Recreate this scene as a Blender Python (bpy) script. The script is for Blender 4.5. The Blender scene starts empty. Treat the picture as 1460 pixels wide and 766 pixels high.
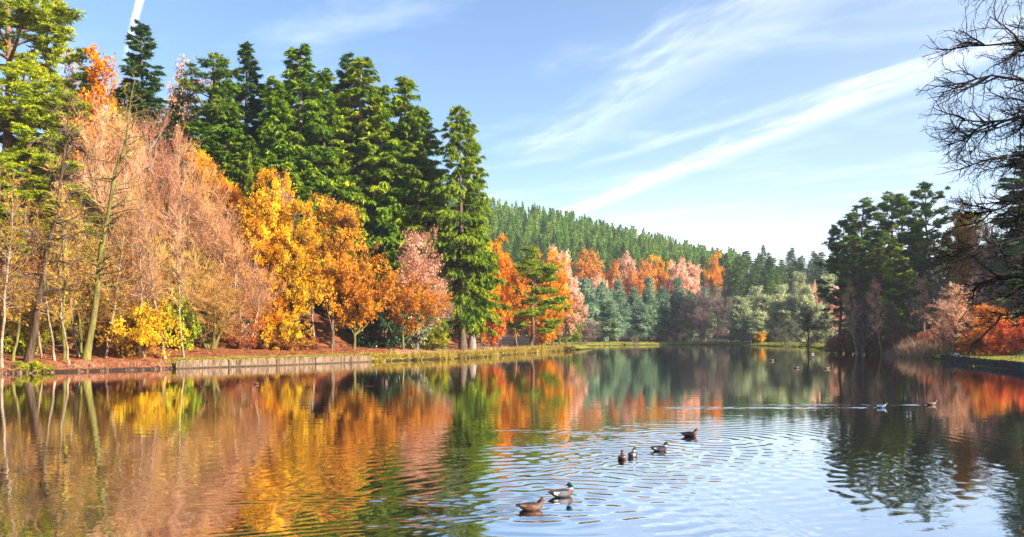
import bpy, math, numpy as np
from mathutils import Vector
C = bpy.context.scene.collection
F, CX, HY, CZ = 1264.0, 730.0, 478.0, 3.0
def W(px, d, z=0.0): return ((px-CX)/F*d, d, z)
def ztop(py, d): return CZ+(HY-py)/F*d
def dof(py, z=0.0): return (CZ-z)*F/(py-HY)

# ---------------------------------------------------------------- mesh helpers
def unit(v): return v/np.maximum(np.linalg.norm(v, axis=-1, keepdims=True), 1e-9)
class MB:
    def __init__(s): s.v=[]; s.q=[]; s.a=[]; s.m=[]; s.n=0
    def add(s, v, q, a=None, m=0):
        v=np.asarray(v,np.float32).reshape(-1,3); q=np.asarray(q,np.int32).reshape(-1,4)
        s.v.append(v); s.q.append(q+s.n); s.n+=len(v)
        s.a.append(np.full(len(q),.5,np.float32) if a is None else np.broadcast_to(np.asarray(a,np.float32),(len(q),)))
        s.m.append(np.full(len(q),m,np.int32) if np.isscalar(m) else np.asarray(m,np.int32))
        return s
    def tubes(s, P, R, S=5, a=None, m=0):
        P=np.asarray(P,float); R=np.asarray(R,float); N,K,_=P.shape
        if N==0: return s
        t=unit(P[:,-1]-P[:,0]); ref=np.where(np.abs(t[:,2:3])>.9,[[1.,0,0]],[[0,0,1.]])
        u=unit(np.cross(t,ref)); w=np.cross(t,u)
        th=np.arange(S)/S*2*math.pi
        ring=np.cos(th)[None,:,None]*u[:,None]+np.sin(th)[None,:,None]*w[:,None]
        V=P[:,:,None,:]+R[:,:,None,None]*ring[:,None]
        idx=np.arange(N*K*S).reshape(N,K,S)
        A=idx[:,:-1]; B=idx[:,1:]
        q=np.stack([A,np.roll(A,-1,2),np.roll(B,-1,2),B],-1)
        aa=None
        if a is not None: aa=np.broadcast_to(np.asarray(a)[:,None,None],(N,K-1,S)).reshape(-1)
        return s.add(V,q,aa,m)
    def leaves(s, c, d, nrm, L, Wd, a, m=0, fold=.15):
        c=np.asarray(c); n=len(c)
        if n==0: return s
        L=np.broadcast_to(L,(n,))[:,None]; Wd=np.broadcast_to(Wd,(n,))[:,None]
        d=unit(d); sd=unit(np.cross(d,nrm)); up=np.cross(sd,d)
        V=np.stack([c-d*L/2, c+sd*Wd/2-d*L*.05+up*Wd*fold, c+d*L/2, c-sd*Wd/2-d*L*.05+up*Wd*fold],1)
        return s.add(V,np.arange(n*4).reshape(n,4),a,m)
    def box(s, c, sz, m=0, a=None, rot=None):
        x,y,z=[t/2 for t in sz]
        V=np.array([[-x,-y,-z],[x,-y,-z],[x,y,-z],[-x,y,-z],[-x,-y,z],[x,-y,z],[x,y,z],[-x,y,z]],float)
        if rot is not None:
            cr,sr=math.cos(rot),math.sin(rot); V=np.stack([V[:,0]*cr-V[:,1]*sr,V[:,0]*sr+V[:,1]*cr,V[:,2]],1)
        q=[[0,3,2,1],[4,5,6,7],[0,1,5,4],[1,2,6,5],[2,3,7,6],[3,0,4,7]]
        return s.add(V+np.array(c),q,a,m)
    def mesh(s, name, mats, smooth=False):
        me=bpy.data.meshes.new(name)
        if s.n==0: return me
        v=np.concatenate(s.v); q=np.concatenate(s.q); a=np.concatenate(s.a); mi=np.concatenate(s.m)
        me.vertices.add(len(v)); me.vertices.foreach_set('co',v.ravel())
        me.loops.add(q.size); me.loops.foreach_set('vertex_index',q.ravel())
        me.polygons.add(len(q)); me.polygons.foreach_set('loop_start',np.arange(0,q.size,4,dtype=np.int32))
        me.polygons.foreach_set('loop_total',np.full(len(q),4,np.int32))
        at=me.attributes.new('v','FLOAT','FACE'); at.data.foreach_set('value',a.astype(np.float32))
        for m in (mats if isinstance(mats,(list,tuple)) else [mats]): me.materials.append(m)
        me.polygons.foreach_set('material_index',mi)
        me.update(calc_edges=True)
        me.polygons.foreach_set('use_smooth',np.full(len(q),bool(smooth)))
        return me
def obj(name, me, parent=None):
    o=bpy.data.objects.new(name, me); C.objects.link(o)
    if parent is not None: o.parent=parent
    return o
def tag(o, label=None, cat=None, group=None, kind=None):
    if label: o['label']=label
    if cat: o['category']=cat
    if group: o['group']=group
    if kind: o['kind']=kind
    return o
def empty(name, loc=(0,0,0), rz=0):
    o=bpy.data.objects.new(name,None); C.objects.link(o); o.location=loc; o.rotation_euler=(0,0,rz); o.empty_display_size=.2
    return o

# ---------------------------------------------------------------- materials
def newmat(name):
    m=bpy.data.materials.new(name); m.use_nodes=True; nt=m.node_tree; nt.nodes.clear()
    return m, nt.nodes, nt.links
def ramp(N, cols, pos=None):
    r=N.new('ShaderNodeValToRGB'); e=r.color_ramp.elements
    pos=pos or [i/(len(cols)-1) for i in range(len(cols))]
    while len(e)<len(cols): e.new(.5)
    for i,(p,c) in enumerate(zip(pos,cols)): e[i].position=p; e[i].color=(*c,1)
    return r
def leafmat(name, cols, transl=.35, ovar=.010, vvar=.35, rough=.6, spec=.25):
    m,N,L=newmat(name)
    at=N.new('ShaderNodeAttribute'); at.attribute_name='v'
    r=ramp(N,cols); L.new(at.outputs['Fac'],r.inputs[0])
    oi=N.new('ShaderNodeObjectInfo')
    h=N.new('ShaderNodeHueSaturation'); L.new(r.outputs[0],h.inputs['Color'])
    a=N.new('ShaderNodeMapRange'); L.new(oi.outputs['Random'],a.inputs[0]); a.inputs[3].default_value=.5-ovar; a.inputs[4].default_value=.5+ovar
    L.new(a.outputs[0],h.inputs['Hue'])
    mu=N.new('ShaderNodeMath'); mu.operation='MULTIPLY'; mu.inputs[1].default_value=7.31; L.new(oi.outputs['Random'],mu.inputs[0])
    fr=N.new('ShaderNodeMath'); fr.operation='FRACT'; L.new(mu.outputs[0],fr.inputs[0])
    b=N.new('ShaderNodeMapRange'); L.new(fr.outputs[0],b.inputs[0]); b.inputs[3].default_value=1-vvar/2; b.inputs[4].default_value=1+vvar/2
    L.new(b.outputs[0],h.inputs['Value'])
    p=N.new('ShaderNodeBsdfPrincipled'); p.inputs['Roughness'].default_value=rough; p.inputs['Specular IOR Level'].default_value=spec
    L.new(h.outputs[0],p.inputs['Base Color'])
    t=N.new('ShaderNodeBsdfTranslucent'); L.new(h.outputs[0],t.inputs[0])
    mx=N.new('ShaderNodeMixShader'); mx.inputs[0].default_value=transl
    L.new(p.outputs[0],mx.inputs[1]); L.new(t.outputs[0],mx.inputs[2])
    o=N.new('ShaderNodeOutputMaterial'); L.new(mx.outputs[0],o.inputs[0])
    return m
def noisemat(name, cols, scale=(4,4,.8), rough=.85, bump=.5, pos=None, detail=6, spec=.3):
    m,N,L=newmat(name)
    tc=N.new('ShaderNodeTexCoord'); mp=N.new('ShaderNodeMapping'); mp.inputs['Scale'].default_value=scale; L.new(tc.outputs['Object'],mp.inputs[0])
    n=N.new('ShaderNodeTexNoise'); n.inputs['Scale'].default_value=1; n.inputs['Detail'].default_value=detail; n.inputs['Roughness'].default_value=.65; L.new(mp.outputs[0],n.inputs[0])
    r=ramp(N,cols,pos or [.3+.4*i/(len(cols)-1) for i in range(len(cols))]); L.new(n.outputs[0],r.inputs[0])
    p=N.new('ShaderNodeBsdfPrincipled'); p.inputs['Roughness'].default_value=rough; p.inputs['Specular IOR Level'].default_value=spec
    L.new(r.outputs[0],p.inputs['Base Color'])
    b=N.new('ShaderNodeBump'); b.inputs['Strength'].default_value=bump; b.inputs['Distance'].default_value=.05; L.new(n.outputs[0],b.inputs['Height']); L.new(b.outputs[0],p.inputs['Normal'])
    o=N.new('ShaderNodeOutputMaterial'); L.new(p.outputs[0],o.inputs[0])
    return m
M={}
M['spruce']=leafmat('spruce_needles',[(.035,.09,.006),(.14,.25,.010),(.40,.50,.016)],.35)
M['spruce_gold']=leafmat('sunny_spruce_needles',[(.05,.12,.005),(.22,.31,.010),(.52,.54,.015)],.35)  # yellower copy of the spruce needles with sunlight put into the colour
M['spruce_far']=leafmat('plantation_needles',[(.06,.15,.025),(.20,.33,.035),(.42,.50,.05)],.35,.012,.45)
M['fir_dark']=leafmat('dark_fir_needles',[(.015,.055,.014),(.05,.12,.022),(.15,.22,.03)],.3)
M['pine_gold']=leafmat('sunlit_pine_needles',[(.12,.19,.006),(.32,.36,.008),(.58,.54,.015)],.3)  # brighter copy of the pine needles, sun's yellow mixed into the colour
M['pine']=leafmat('pine_needles',[(.035,.10,.014),(.13,.21,.02),(.32,.36,.03)],.38)
M['pine_blue']=leafmat('blue_pine_needles',[(.06,.13,.08),(.18,.29,.17),(.42,.50,.27)],.35)
M['pine_pale']=leafmat('pale_pine_needles',[(.22,.28,.14),(.46,.48,.24),(.74,.70,.40)],.35)
M['yellow']=leafmat('yellow_leaves',[(.34,.17,.006),(.88,.48,.008),(.98,.70,.02)],.45,.010,.25)
M['orange']=leafmat('orange_leaves',[(.36,.13,.008),(.90,.34,.008),(.98,.55,.02)],.45,.010,.25)
M['bronze']=leafmat('bronze_leaves',[(.18,.085,.010),(.70,.27,.010),(.96,.50,.03)],.4,.010,.25)
M['rust']=leafmat('rust_leaves',[(.42,.13,.02),(.66,.24,.03),(.80,.36,.06)],.35)
M['red']=leafmat('red_leaves',[(.58,.10,.02),(.80,.20,.03),(.88,.34,.05)],.4)
M['pink']=leafmat('pink_leaves',[(.50,.20,.10),(.78,.42,.26),(.90,.62,.45)],.35)
M['pinktwig']=leafmat('pink_twigs',[(.17,.07,.03),(.60,.26,.13),(.88,.50,.29)],.1,.012,.5)
M['ochretwig']=leafmat('ochre_twigs',[(.16,.085,.02),(.42,.23,.05),(.68,.42,.12)],.1,.012,.6)
M['rusttwig']=leafmat('rust_twigs',[(.22,.09,.03),(.60,.27,.09),(.85,.48,.20)],.1,.014,.6)
M['greytwig']=leafmat('grey_twigs',[(.10,.06,.05),(.19,.12,.095),(.30,.20,.16)],.1)
M['palegreen']=leafmat('grey_green_leaves',[(.09,.12,.06),(.15,.18,.09),(.22,.25,.12)],.3)
M['lime']=leafmat('lime_leaves',[(.16,.22,.008),(.36,.38,.012),(.58,.52,.02)],.4)
M['holly']=leafmat('dark_glossy_leaves',[(.012,.04,.012),(.025,.07,.02),(.05,.11,.03)],.15,rough=.35,spec=.5)
M['variegated']=leafmat('variegated_leaves',[(.10,.14,.06),(.30,.33,.17),(.55,.55,.32)],.25)
M['bracken']=leafmat('bracken_fronds',[(.20,.05,.02),(.36,.11,.03),(.50,.22,.06)],.3)
M['grass']=leafmat('grass_blades',[(.12,.16,.01),(.28,.28,.02),(.48,.36,.05)],.3)
M['tussock']=leafmat('tussock_blades',[(.14,.08,.018),(.36,.24,.035),(.62,.44,.10)],.3)
M['reed']=leafmat('dead_reeds',[(.20,.10,.06),(.34,.19,.11),(.48,.31,.18)],.2)
M['bark']=noisemat('brown_bark',[(.035,.022,.014),(.10,.065,.04),(.19,.13,.08)])
M['barkdark']=noisemat('dark_bark',[(.025,.015,.009),(.07,.043,.025),(.15,.095,.055)],spec=.1)
M['barkoak']=noisemat('silhouette_oak_bark',[(.008,.007,.007),(.018,.014,.012),(.035,.026,.02)],spec=.15)  # bark blackened to give the oak its silhouette; shade put into the colour
M['barkpine']=noisemat('pine_bark',[(.07,.035,.022),(.17,.085,.045),(.28,.15,.08)])
M['barkgrey']=noisemat('grey_bark',[(.10,.075,.06),(.22,.17,.14),(.36,.28,.23)])
M['barkpale']=noisemat('pale_bark',[(.06,.04,.025),(.26,.18,.11),(.52,.38,.26)],(6,6,1.6))
M['moss']=noisemat('mossy_bark',[(.05,.04,.015),(.14,.12,.025),(.24,.22,.04)])

# ---------------------------------------------------------------- skeleton growing
def bez(p0,p1,p2,K):
    t=np.linspace(0,1,K)[None,:,None]; return (1-t)**2*p0[:,None]+2*t*(1-t)*p1[:,None]+t*t*p2[:,None]
def polyl(rng, start, d, length, K, wig=.1, grav=0.):
    n=len(start); P=np.empty((n,K,3)); P[:,0]=start; d=unit(d); st=(np.broadcast_to(length,(n,))/(K-1))[:,None]
    g=np.zeros((n,3)); g[:,2]=grav
    for k in range(1,K):
        P[:,k]=P[:,k-1]+d*st; d=unit(d+wig*rng.normal(size=(n,3))+g)
    return P
def at(P, idx, t):
    K=P.shape[1]; f=t*(K-1); i=np.minimum(f.astype(int),K-2); u=(f-i)[:,None]
    a=P[idx,i]; b=P[idx,i+1]; return a*(1-u)+b*u, unit(b-a)
def taper(n,K,r0,r1):
    r0=np.broadcast_to(r0,(n,)).astype(float); r1=np.broadcast_to(r1,(n,)).astype(float)
    t=np.linspace(0,1,K)[None]; return r0[:,None]*(1-t)+r1[:,None]*t
def side_children(rng, P, n, t0, t1, ang, lens, K, wig, grav, flat=0.):
    L=np.linalg.norm(P[:,-1]-P[:,0],axis=1); idx=rng.choice(len(P),n,p=L/L.sum()); t=rng.uniform(t0,t1,n)
    pos,tan=at(P,idx,t); r=rng.normal(size=(n,3)); r[:,2]*=(1-flat)
    s=r-tan*(r*tan).sum(1,keepdims=True); s=unit(s); a=(ang+rng.normal(size=n)*.18)[:,None]
    d=tan*np.cos(a)+s*np.sin(a)
    ln=lens[0]+(lens[1]-lens[0])*rng.random(n)
    ln=ln*(1-.45*t)
    return polyl(rng,pos,d,ln,K,wig,grav), idx

def spruce(seed, H=30, R=4.3, n1=170, n2=12, leafn=9, mat='spruce', bark='bark', low=.05, droop=1., prof=.75, lw=(.62,.125)):
    rng=np.random.default_rng(seed)
    tr=MB(); z=np.linspace(0,H,14); P=np.zeros((1,14,3)); P[0,:,2]=z; P[0,1:,:2]+=np.cumsum(rng.normal(size=(13,2))*.05,0)
    r=H*.0125*(1-z/H)**.8+.02; r[0]*=1.5; tr.tubes(P,r[None],9)
    h=low+(1-low-.012)*rng.random(n1)**.82; h=h+rng.normal(size=n1)*.006; h=np.clip(h,low,.985)
    pos,_=at(P,np.zeros(n1,int),h)
    az=rng.random(n1)*2*math.pi
    lob=1+.18*np.sin(az*2+rng.random()*6+h*5)+.12*np.sin(az*3+h*17)
    ln=R*((1-h)/(1-low))**prof*lob*rng.uniform(.72,1.12,n1)*(np.clip((h-low)/.12,0,1)*.35+.65)+.25
    el=.55*(h-.55)*1.7-.12*droop
    d=np.stack([np.cos(az)*np.cos(el),np.sin(az)*np.cos(el),np.sin(el)],1)
    B=polyl(rng,pos,d,ln,6,.05,-.035*droop)
    B[:,4:,2]+=ln[:,None]*np.array([.02,.07])*.8
    tr.tubes(B,taper(n1,6,.012*ln+.012,.008),4)
    n=n1*n2
    L=ln; idx=rng.choice(n1,n,p=L/L.sum()); t=rng.uniform(.12,1,n)**.8
    p2,tan=at(B,idx,t); up=np.array([[0,0,1.]]); sd=unit(np.cross(tan,up))*rng.choice([-1,1],n)[:,None]
    d2=unit(tan*.75+sd*rng.uniform(.2,1,(n,1))+np.array([0,0,-.18*droop])+rng.normal(size=(n,3))*.12)
    l2=np.clip(ln[idx]*.33*(1.15-t*.75),.25,1.5)*rng.uniform(.7,1.25,n)
    S=polyl(rng,p2,d2,l2,4,.08,-.20*droop)
    m=n*leafn; j=np.repeat(np.arange(n),leafn); tt=rng.uniform(.0,1,m)
    c,tn=at(S,j,tt)
    ld=unit(tn+rng.normal(size=(m,3))*.38+np.array([0,0,-.28*droop])); nr=unit(rng.normal(size=(m,3))*.6+np.array([0,0,1.]))
    c=c+rng.normal(size=(m,3))*.07
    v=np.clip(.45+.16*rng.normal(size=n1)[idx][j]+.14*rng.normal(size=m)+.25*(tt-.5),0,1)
    cr=MB(); s=rng.uniform(.65,1.3,m)
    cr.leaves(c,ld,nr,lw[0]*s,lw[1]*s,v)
    return dict(H=H,Wd=2*R*.80,parts=[('trunk',tr.mesh('trunk',M[bark],True)),('crown',cr.mesh('crown',M[mat]))])

def pine(seed, H=24, R=4., cb=.45, n1=34, mat='pine', bark='barkpine', tuft=46, nl=34, flatten=.35, lean=.0, lw=(.50,.13), narrow=.85):
    rng=np.random.default_rng(seed); tr=MB(); K=16
    z=np.linspace(0,H,K); P=np.zeros((1,K,3)); P[0,:,2]=z; P[0,1:,:2]+=np.cumsum(rng.normal(size=(K-1,2))*.10,0); P[0,:,0]+=lean*(z/H)**1.5*H
    r=H*.0115*(1-z/H)**.7+.03; r[0]*=1.3; tr.tubes(P,r[None],9)
    h=cb+(1-cb-.02)*np.linspace(0,1,n1)**.95+rng.normal(size=n1)*.012; h=np.clip(h,cb,.985); pos,_=at(P,np.zeros(n1,int),h)
    az=np.arange(n1)*2.4+rng.normal(size=n1)*.5; u=(h-cb)/(1-cb)
    ln=R*(np.sin(np.clip(u*narrow+.22,0,1)*math.pi)**.6)*rng.uniform(.55,1.2,n1)+.3
    el=rng.uniform(-.05,.25,n1)+u*.5
    d=np.stack([np.cos(az)*np.cos(el),np.sin(az)*np.cos(el),np.sin(el)],1)
    B=polyl(rng,pos,d,ln,6,.14,.02); tr.tubes(B,taper(n1,6,.02*ln+.03,.02),5)
    # a few dead snags lower on the bole
    nd=7; hd=rng.uniform(cb*.45,cb,nd); pd,_=at(P,np.zeros(nd,int),hd); azd=rng.random(nd)*6.28
    D=polyl(rng,pd,np.stack([np.cos(azd),np.sin(azd),0*azd],1),rng.uniform(.6,1.8,nd),4,.15,-.05); tr.tubes(D,taper(nd,4,.035,.01),4)
    S,si=side_children(rng,B,n1*6,.25,1.,.8,(.5,1.6),4,.15,.08,flat=.6); tr.tubes(S,taper(len(S),4,.025,.01),4)
    nt=n1*tuft//5; j=rng.integers(0,len(S),nt); c0,_=at(S,j,rng.uniform(.4,1,nt)); e=rng.integers(0,n1,nt//3); c1,_=at(B,e,rng.uniform(.7,1,nt//3))
    c0=np.concatenate([c0,c1]); nt=len(c0)
    c0=c0+rng.normal(size=(nt,3))*np.array([.25,.25,.12])
    m=nt*nl; k=np.repeat(np.arange(nt),nl); dr=unit(rng.normal(size=(m,3))*np.array([1,1,.55])+np.array([0,0,.35]))
    sz=rng.uniform(.7,1.3,nt)[k]
    c=c0[k]+dr*np.array([1,1,flatten*2])*(rng.random((m,1))**.5*.42*sz[:,None])
    ld=unit(dr+rng.normal(size=(m,3))*.35); s=rng.uniform(.6,1.3,m)
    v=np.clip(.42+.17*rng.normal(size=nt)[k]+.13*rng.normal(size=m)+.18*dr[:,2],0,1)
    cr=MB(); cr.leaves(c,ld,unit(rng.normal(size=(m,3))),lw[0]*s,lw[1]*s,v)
    return dict(H=H,Wd=2*R*.8,parts=[('trunk',tr.mesh('trunk',M[bark],True)),('crown',cr.mesh('crown',M[mat]))])

def broad(seed, H=15, R=5, cb=.2, nclu=170, nlimb=11, ntw=9, leafn=11, lsize=.22, mat='orange', bark='bark', twig=None, cone=0., lw=.75,
          ltw=(.5,1.3), bare=False, sub=0, trunk_r=None, up=.35, spread=.14, stems=1, rtw=.012, bias=.55, ivy=False, base_w=.35, lobes=.32, ry=1.):
    rng=np.random.default_rng(seed); tr=MB(); tr_r=trunk_r or H*.014
    # cluster centres inside an uneven crown envelope
    q=unit(rng.normal(size=(nclu*3,3))); rad=rng.random(nclu*3)**bias
    f=rng.random((5,3))*6.28; fr=rng.normal(size=(5,3))*2.2
    nz=sum(np.sin(q@fr[i]+f[i,0]) for i in range(5))/2.2
    rad=rad*(1+lobes*nz); hz=(q[:,2]*rad+1)/2
    prof=np.clip(1-cone*np.clip(hz,0,1),.12,1)*(base_w+(1-base_w)*np.clip(hz/.35,0,1))
    c=np.stack([q[:,0]*rad*R*prof,q[:,1]*rad*R*prof*ry,cb*H+(1-cb)*H*np.clip(hz,0,1.02)],1)[:nclu]
    K=10; trunks=[]
    for s in range(stems):
        z=np.linspace(0,.82*H,K); P=np.zeros((K,3)); P[:,2]=z; P[1:,:2]+=np.cumsum(rng.normal(size=(K-1,2))*H*.006,0)
        if stems>1:
            a=s/stems*6.28+rng.random()*.8; sp=rng.uniform(.12,.30)*R*2; P[:,:2]+=np.outer((z/z[-1])**.85*sp+.25,[math.cos(a),math.sin(a)])
            P[:,2]*=rng.uniform(.8,1.1)
        trunks.append(P)
    T=np.array(trunks); r=tr_r/(stems**.35)*(1-np.linspace(0,1,K))**.75+.025; r=np.repeat(r[None],stems,0); r[:,0]*=1.35; tr.tubes(T,r,8)
    # limbs
    sel=rng.choice(nclu,nlimb,replace=False); tg=c[sel]; hor=np.linalg.norm(tg[:,:2],axis=1)
    zs=np.clip(tg[:,2]-hor*rng.uniform(.5,1.2,nlimb)-.08*H,cb*H*.55,.75*H); ti=rng.integers(0,stems,nlimb)
    ps=np.array([[np.interp(zz,T[k,:,2],T[k,:,i]) for i in range(2)]+[zz] for zz,k in zip(zs,ti)])
    mid=ps*.5+tg*.5+np.stack([0*hor,0*hor,-up*.35*hor],1)+rng.normal(size=(nlimb,3))*.25
    Lb=bez(ps,mid,tg,7); tr.tubes(Lb,taper(nlimb,7,tr_r*.5,tr_r*.12),6)
    cand=np.concatenate([Lb[:,2:].reshape(-1,3),T[:,4:].reshape(-1,3)])
    dd=((c[:,None]-cand[None])**2*np.array([1,1,.8])).sum(-1)+np.where(cand[None,:,2]>c[:,None,2],6.,0); ni=dd.argmin(1); p0=cand[ni]
    mid=(p0+c)/2+np.array([0,0,-.1])*np.linalg.norm(c-p0,axis=1,keepdims=True)+rng.normal(size=c.shape)*.15
    Bb=bez(p0,mid,c,5); tr.tubes(Bb,taper(nclu,5,tr_r*.16+.01,rtw*1.2),4)
    # twigs
    n=nclu*ntw; j=np.repeat(np.arange(nclu),ntw); tt=rng.uniform(.45,1,n); pc,tn=at(Bb,j,tt)
    out=unit(c-np.array([0,0,(cb+.25*(1-cb))*H]))[j]
    d=unit(rng.normal(size=(n,3))*.8+out*.7+np.array([0,0,up])+tn*.4)
    Tw=polyl(rng,pc,d,rng.uniform(ltw[0],ltw[1],n),4,.16,.03)
    tw=MB(); vv=np.clip(.5+.2*rng.normal(size=n),0,1); tw.tubes(Tw,taper(n,4,rtw,rtw*.45),3,vv)
    if sub:
        S2,_=side_children(rng,Tw,n*sub,.15,1.,.6,(ltw[0]*.5,ltw[1]*.6),3,.18,.04); tw.tubes(S2,taper(len(S2),3,rtw*.6,rtw*.35),3,np.clip(.55+.2*rng.normal(size=len(S2)),0,1))
    parts=[('trunk',tr.mesh('trunk',M[bark],True))]
    if twig: parts.append(('twigs',tw.mesh('twigs',M[twig])))
    if leafn:
        if leafn<1: m=int(n*leafn); k=rng.integers(0,n,m)
        else: m=n*int(leafn); k=np.repeat(np.arange(n),int(leafn))
        cc,tn=at(Tw,k,rng.uniform(.15,1,m)); cc=cc+rng.normal(size=(m,3))*spread
        s=rng.uniform(.6,1.35,m)*lsize
        v=np.clip(.48+.27*rng.normal(size=nclu)[j][k]+.17*rng.normal(size=m),0,1)
        cr=MB(); cr.leaves(cc,unit(rng.normal(size=(m,3))+np.array([0,0,-.3])),unit(rng.normal(size=(m,3))+np.array([0,0,.6])),s,s*lw,v)
        parts.append(('crown',cr.mesh('crown',M[mat])))
    return dict(H=H,Wd=2*R*.95,parts=parts)

def leader(seed, H=20, R=3.2, n1=60, cb=.25, bark='barkdark', twig='ochretwig', lean=0., sub=6, r0=None, leafn=0, mat='orange', updir=.35, wig=.12):
    """bare tree with one leader and long thin side branches"""
    rng=np.random.default_rng(seed); tr=MB(); K=16; z=np.linspace(0,H,K); P=np.zeros((1,K,3)); P[0,:,2]=z
    P[0,1:,:2]+=np.cumsum(rng.normal(size=(K-1,2))*H*.005,0); P[0,:,0]+=lean*H*(z/H)**.8
    r=(r0 or H*.011)*(1-z/H)**.85+.02; r[0]*=1.4; tr.tubes(P,r[None],8)
    h=cb+(1-cb-.01)*rng.random(n1); pos,_=at(P,np.zeros(n1,int),h); az=rng.random(n1)*6.28
    ln=R*(1-(h-cb)/(1-cb))**.6*rng.uniform(.6,1.2,n1)+.35; el=updir*(.4+h)+rng.normal(size=n1)*.12
    d=np.stack([np.cos(az)*np.cos(el),np.sin(az)*np.cos(el),np.sin(el)],1)
    B=polyl(rng,pos,d,ln,7,wig,.02); tr.tubes(B,taper(n1,7,.011*ln+.014,.010),4)
    S,_=side_children(rng,B,n1*sub,.15,1.,.75,(.4,1.5),5,.15,.04); tw=MB(); tw.tubes(S,taper(len(S),5,.013,.006),3,np.clip(.45+.2*rng.normal(size=len(S)),0,1))
    S2,_=side_children(rng,S,n1*sub*4,.1,1.,.7,(.2,.7),3,.15,.03); tw.tubes(S2,taper(len(S2),3,.008,.005),3,np.clip(.6+.2*rng.normal(size=len(S2)),0,1))
    parts=[('trunk',tr.mesh('trunk',M[bark],True)),('twigs',tw.mesh('twigs',M[twig]))]
    if leafn:
        m=int(len(S2)*leafn); k=rng.integers(0,len(S2),m); c,_=at(S2,k,rng.random(m)); c=c+rng.normal(size=(m,3))*.08; s=rng.uniform(.12,.24,m)
        cr=MB(); cr.leaves(c,rng.normal(size=(m,3)),rng.normal(size=(m,3)),s,s*.7,rng.random(m)); parts.append(('crown',cr.mesh('crown',M[mat])))
    return dict(H=H,Wd=2*R,parts=parts)

def farconifer(seed, H=17, R=2.9, mat='spruce_far', n=2600, pw=.9, round_=0.):
    rng=np.random.default_rng(seed); tr=MB(); K=5; z=np.linspace(0,H,K); P=np.zeros((1,K,3)); P[0,:,2]=z; tr.tubes(P,(H*.011*(1-z/H)+.03)[None],5)
    lay=rng.integers(0,26,n); h=.06+.94*(lay+rng.random(n)*.55)/26.; h=1-(1-h)**1.0
    az=rng.random(n)*6.28; nb=9; br=rng.random((26,nb))*6.28; azb=br[lay,rng.integers(0,nb,n)]+rng.normal(size=n)*.13
    pr=(1-h)**pw if not round_ else np.sqrt(np.clip(1-h**(1.6+round_),0,1))*.85+.08
    rr=R*pr*(.8+.3*rng.random((26,nb))[lay,(az*1.4).astype(int)%nb])*rng.uniform(.18,1,n)**.6+.08
    c=np.stack([np.cos(azb)*rr,np.sin(azb)*rr,h*H-.10*rr],1)
    d=unit(np.stack([np.cos(azb),np.sin(azb),-.25+.7*(h-.5)],1)+rng.normal(size=(n,3))*.3); s=rng.uniform(.6,1.2,n)
    v=np.clip(.45+.22*rng.normal(size=n),0,1)
    cr=MB(); cr.leaves(c,d,unit(rng.normal(size=(n,3))*.7+np.array([0,0,1.])),.95*s,.36*s,v)
    return dict(H=H,Wd=2*R*.85,parts=[('trunk',tr.mesh('trunk',M['bark'],True)),('crown',cr.mesh('crown',M[mat]))])

# ---------------------------------------------------------------- the lake shore and the terrain
LAKE=np.array([(-80,30),(-60,60),(-44,67),(-39.9,69),(-35.2,73),(-30,79),(-23,88),(-15.8,100),(-7.9,111.5),(-3,124),(2.5,146),(7,162),(13,178),(18,198),(17,243),(34,264),(60,277),(69,250),(73,215),(64,182),(61,172),(65,154),(59,136),(54,124),(53,112),(51,105),(47,89),(43.8,76),(36,60),(30,48),(19.5,28),(13.8,18),(10,9),(0,6),(-30,7),(-70,10)],float)
def sdist(x,y):
    x=np.asarray(x,float); y=np.asarray(y,float); best=np.full(x.shape,1e9); ins=np.zeros(x.shape,bool); n=len(LAKE)
    for i in range(n):
        a=LAKE[i]; b=LAKE[(i+1)%n]; e=b-a; t=np.clip(((x-a[0])*e[0]+(y-a[1])*e[1])/(e@e),0,1)
        best=np.minimum(best,np.hypot(x-a[0]-t*e[0],y-a[1]-t*e[1]))
        c=((a[1]>y)!=(b[1]>y)); xx=a[0]+(y-a[1])/(np.where(abs(e[1])<1e-9,1e-9,e[1]))*e[0]; ins^=(c&(x<xx))
    return np.where(ins,-best,best)
def sm(a,b,x):
    t=np.clip((x-a)/(b-a),0,1); return t*t*(3-2*t)
HP=np.array([500,600,700,800,900,1000,1100,1180,1300,1500,1800],float); HZ=np.array([82,76,67,62,51.5,41,35,31,28,28,28],float)
def zones(x,y):
    pxx=CX+F*x/np.maximum(y,1.)
    left=1-sm(690,800,pxx); left=left*(1-sm(150,190,y))
    right=sm(1215,1330,pxx)*(1-sm(170,230,y))
    return pxx,left,right
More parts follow.
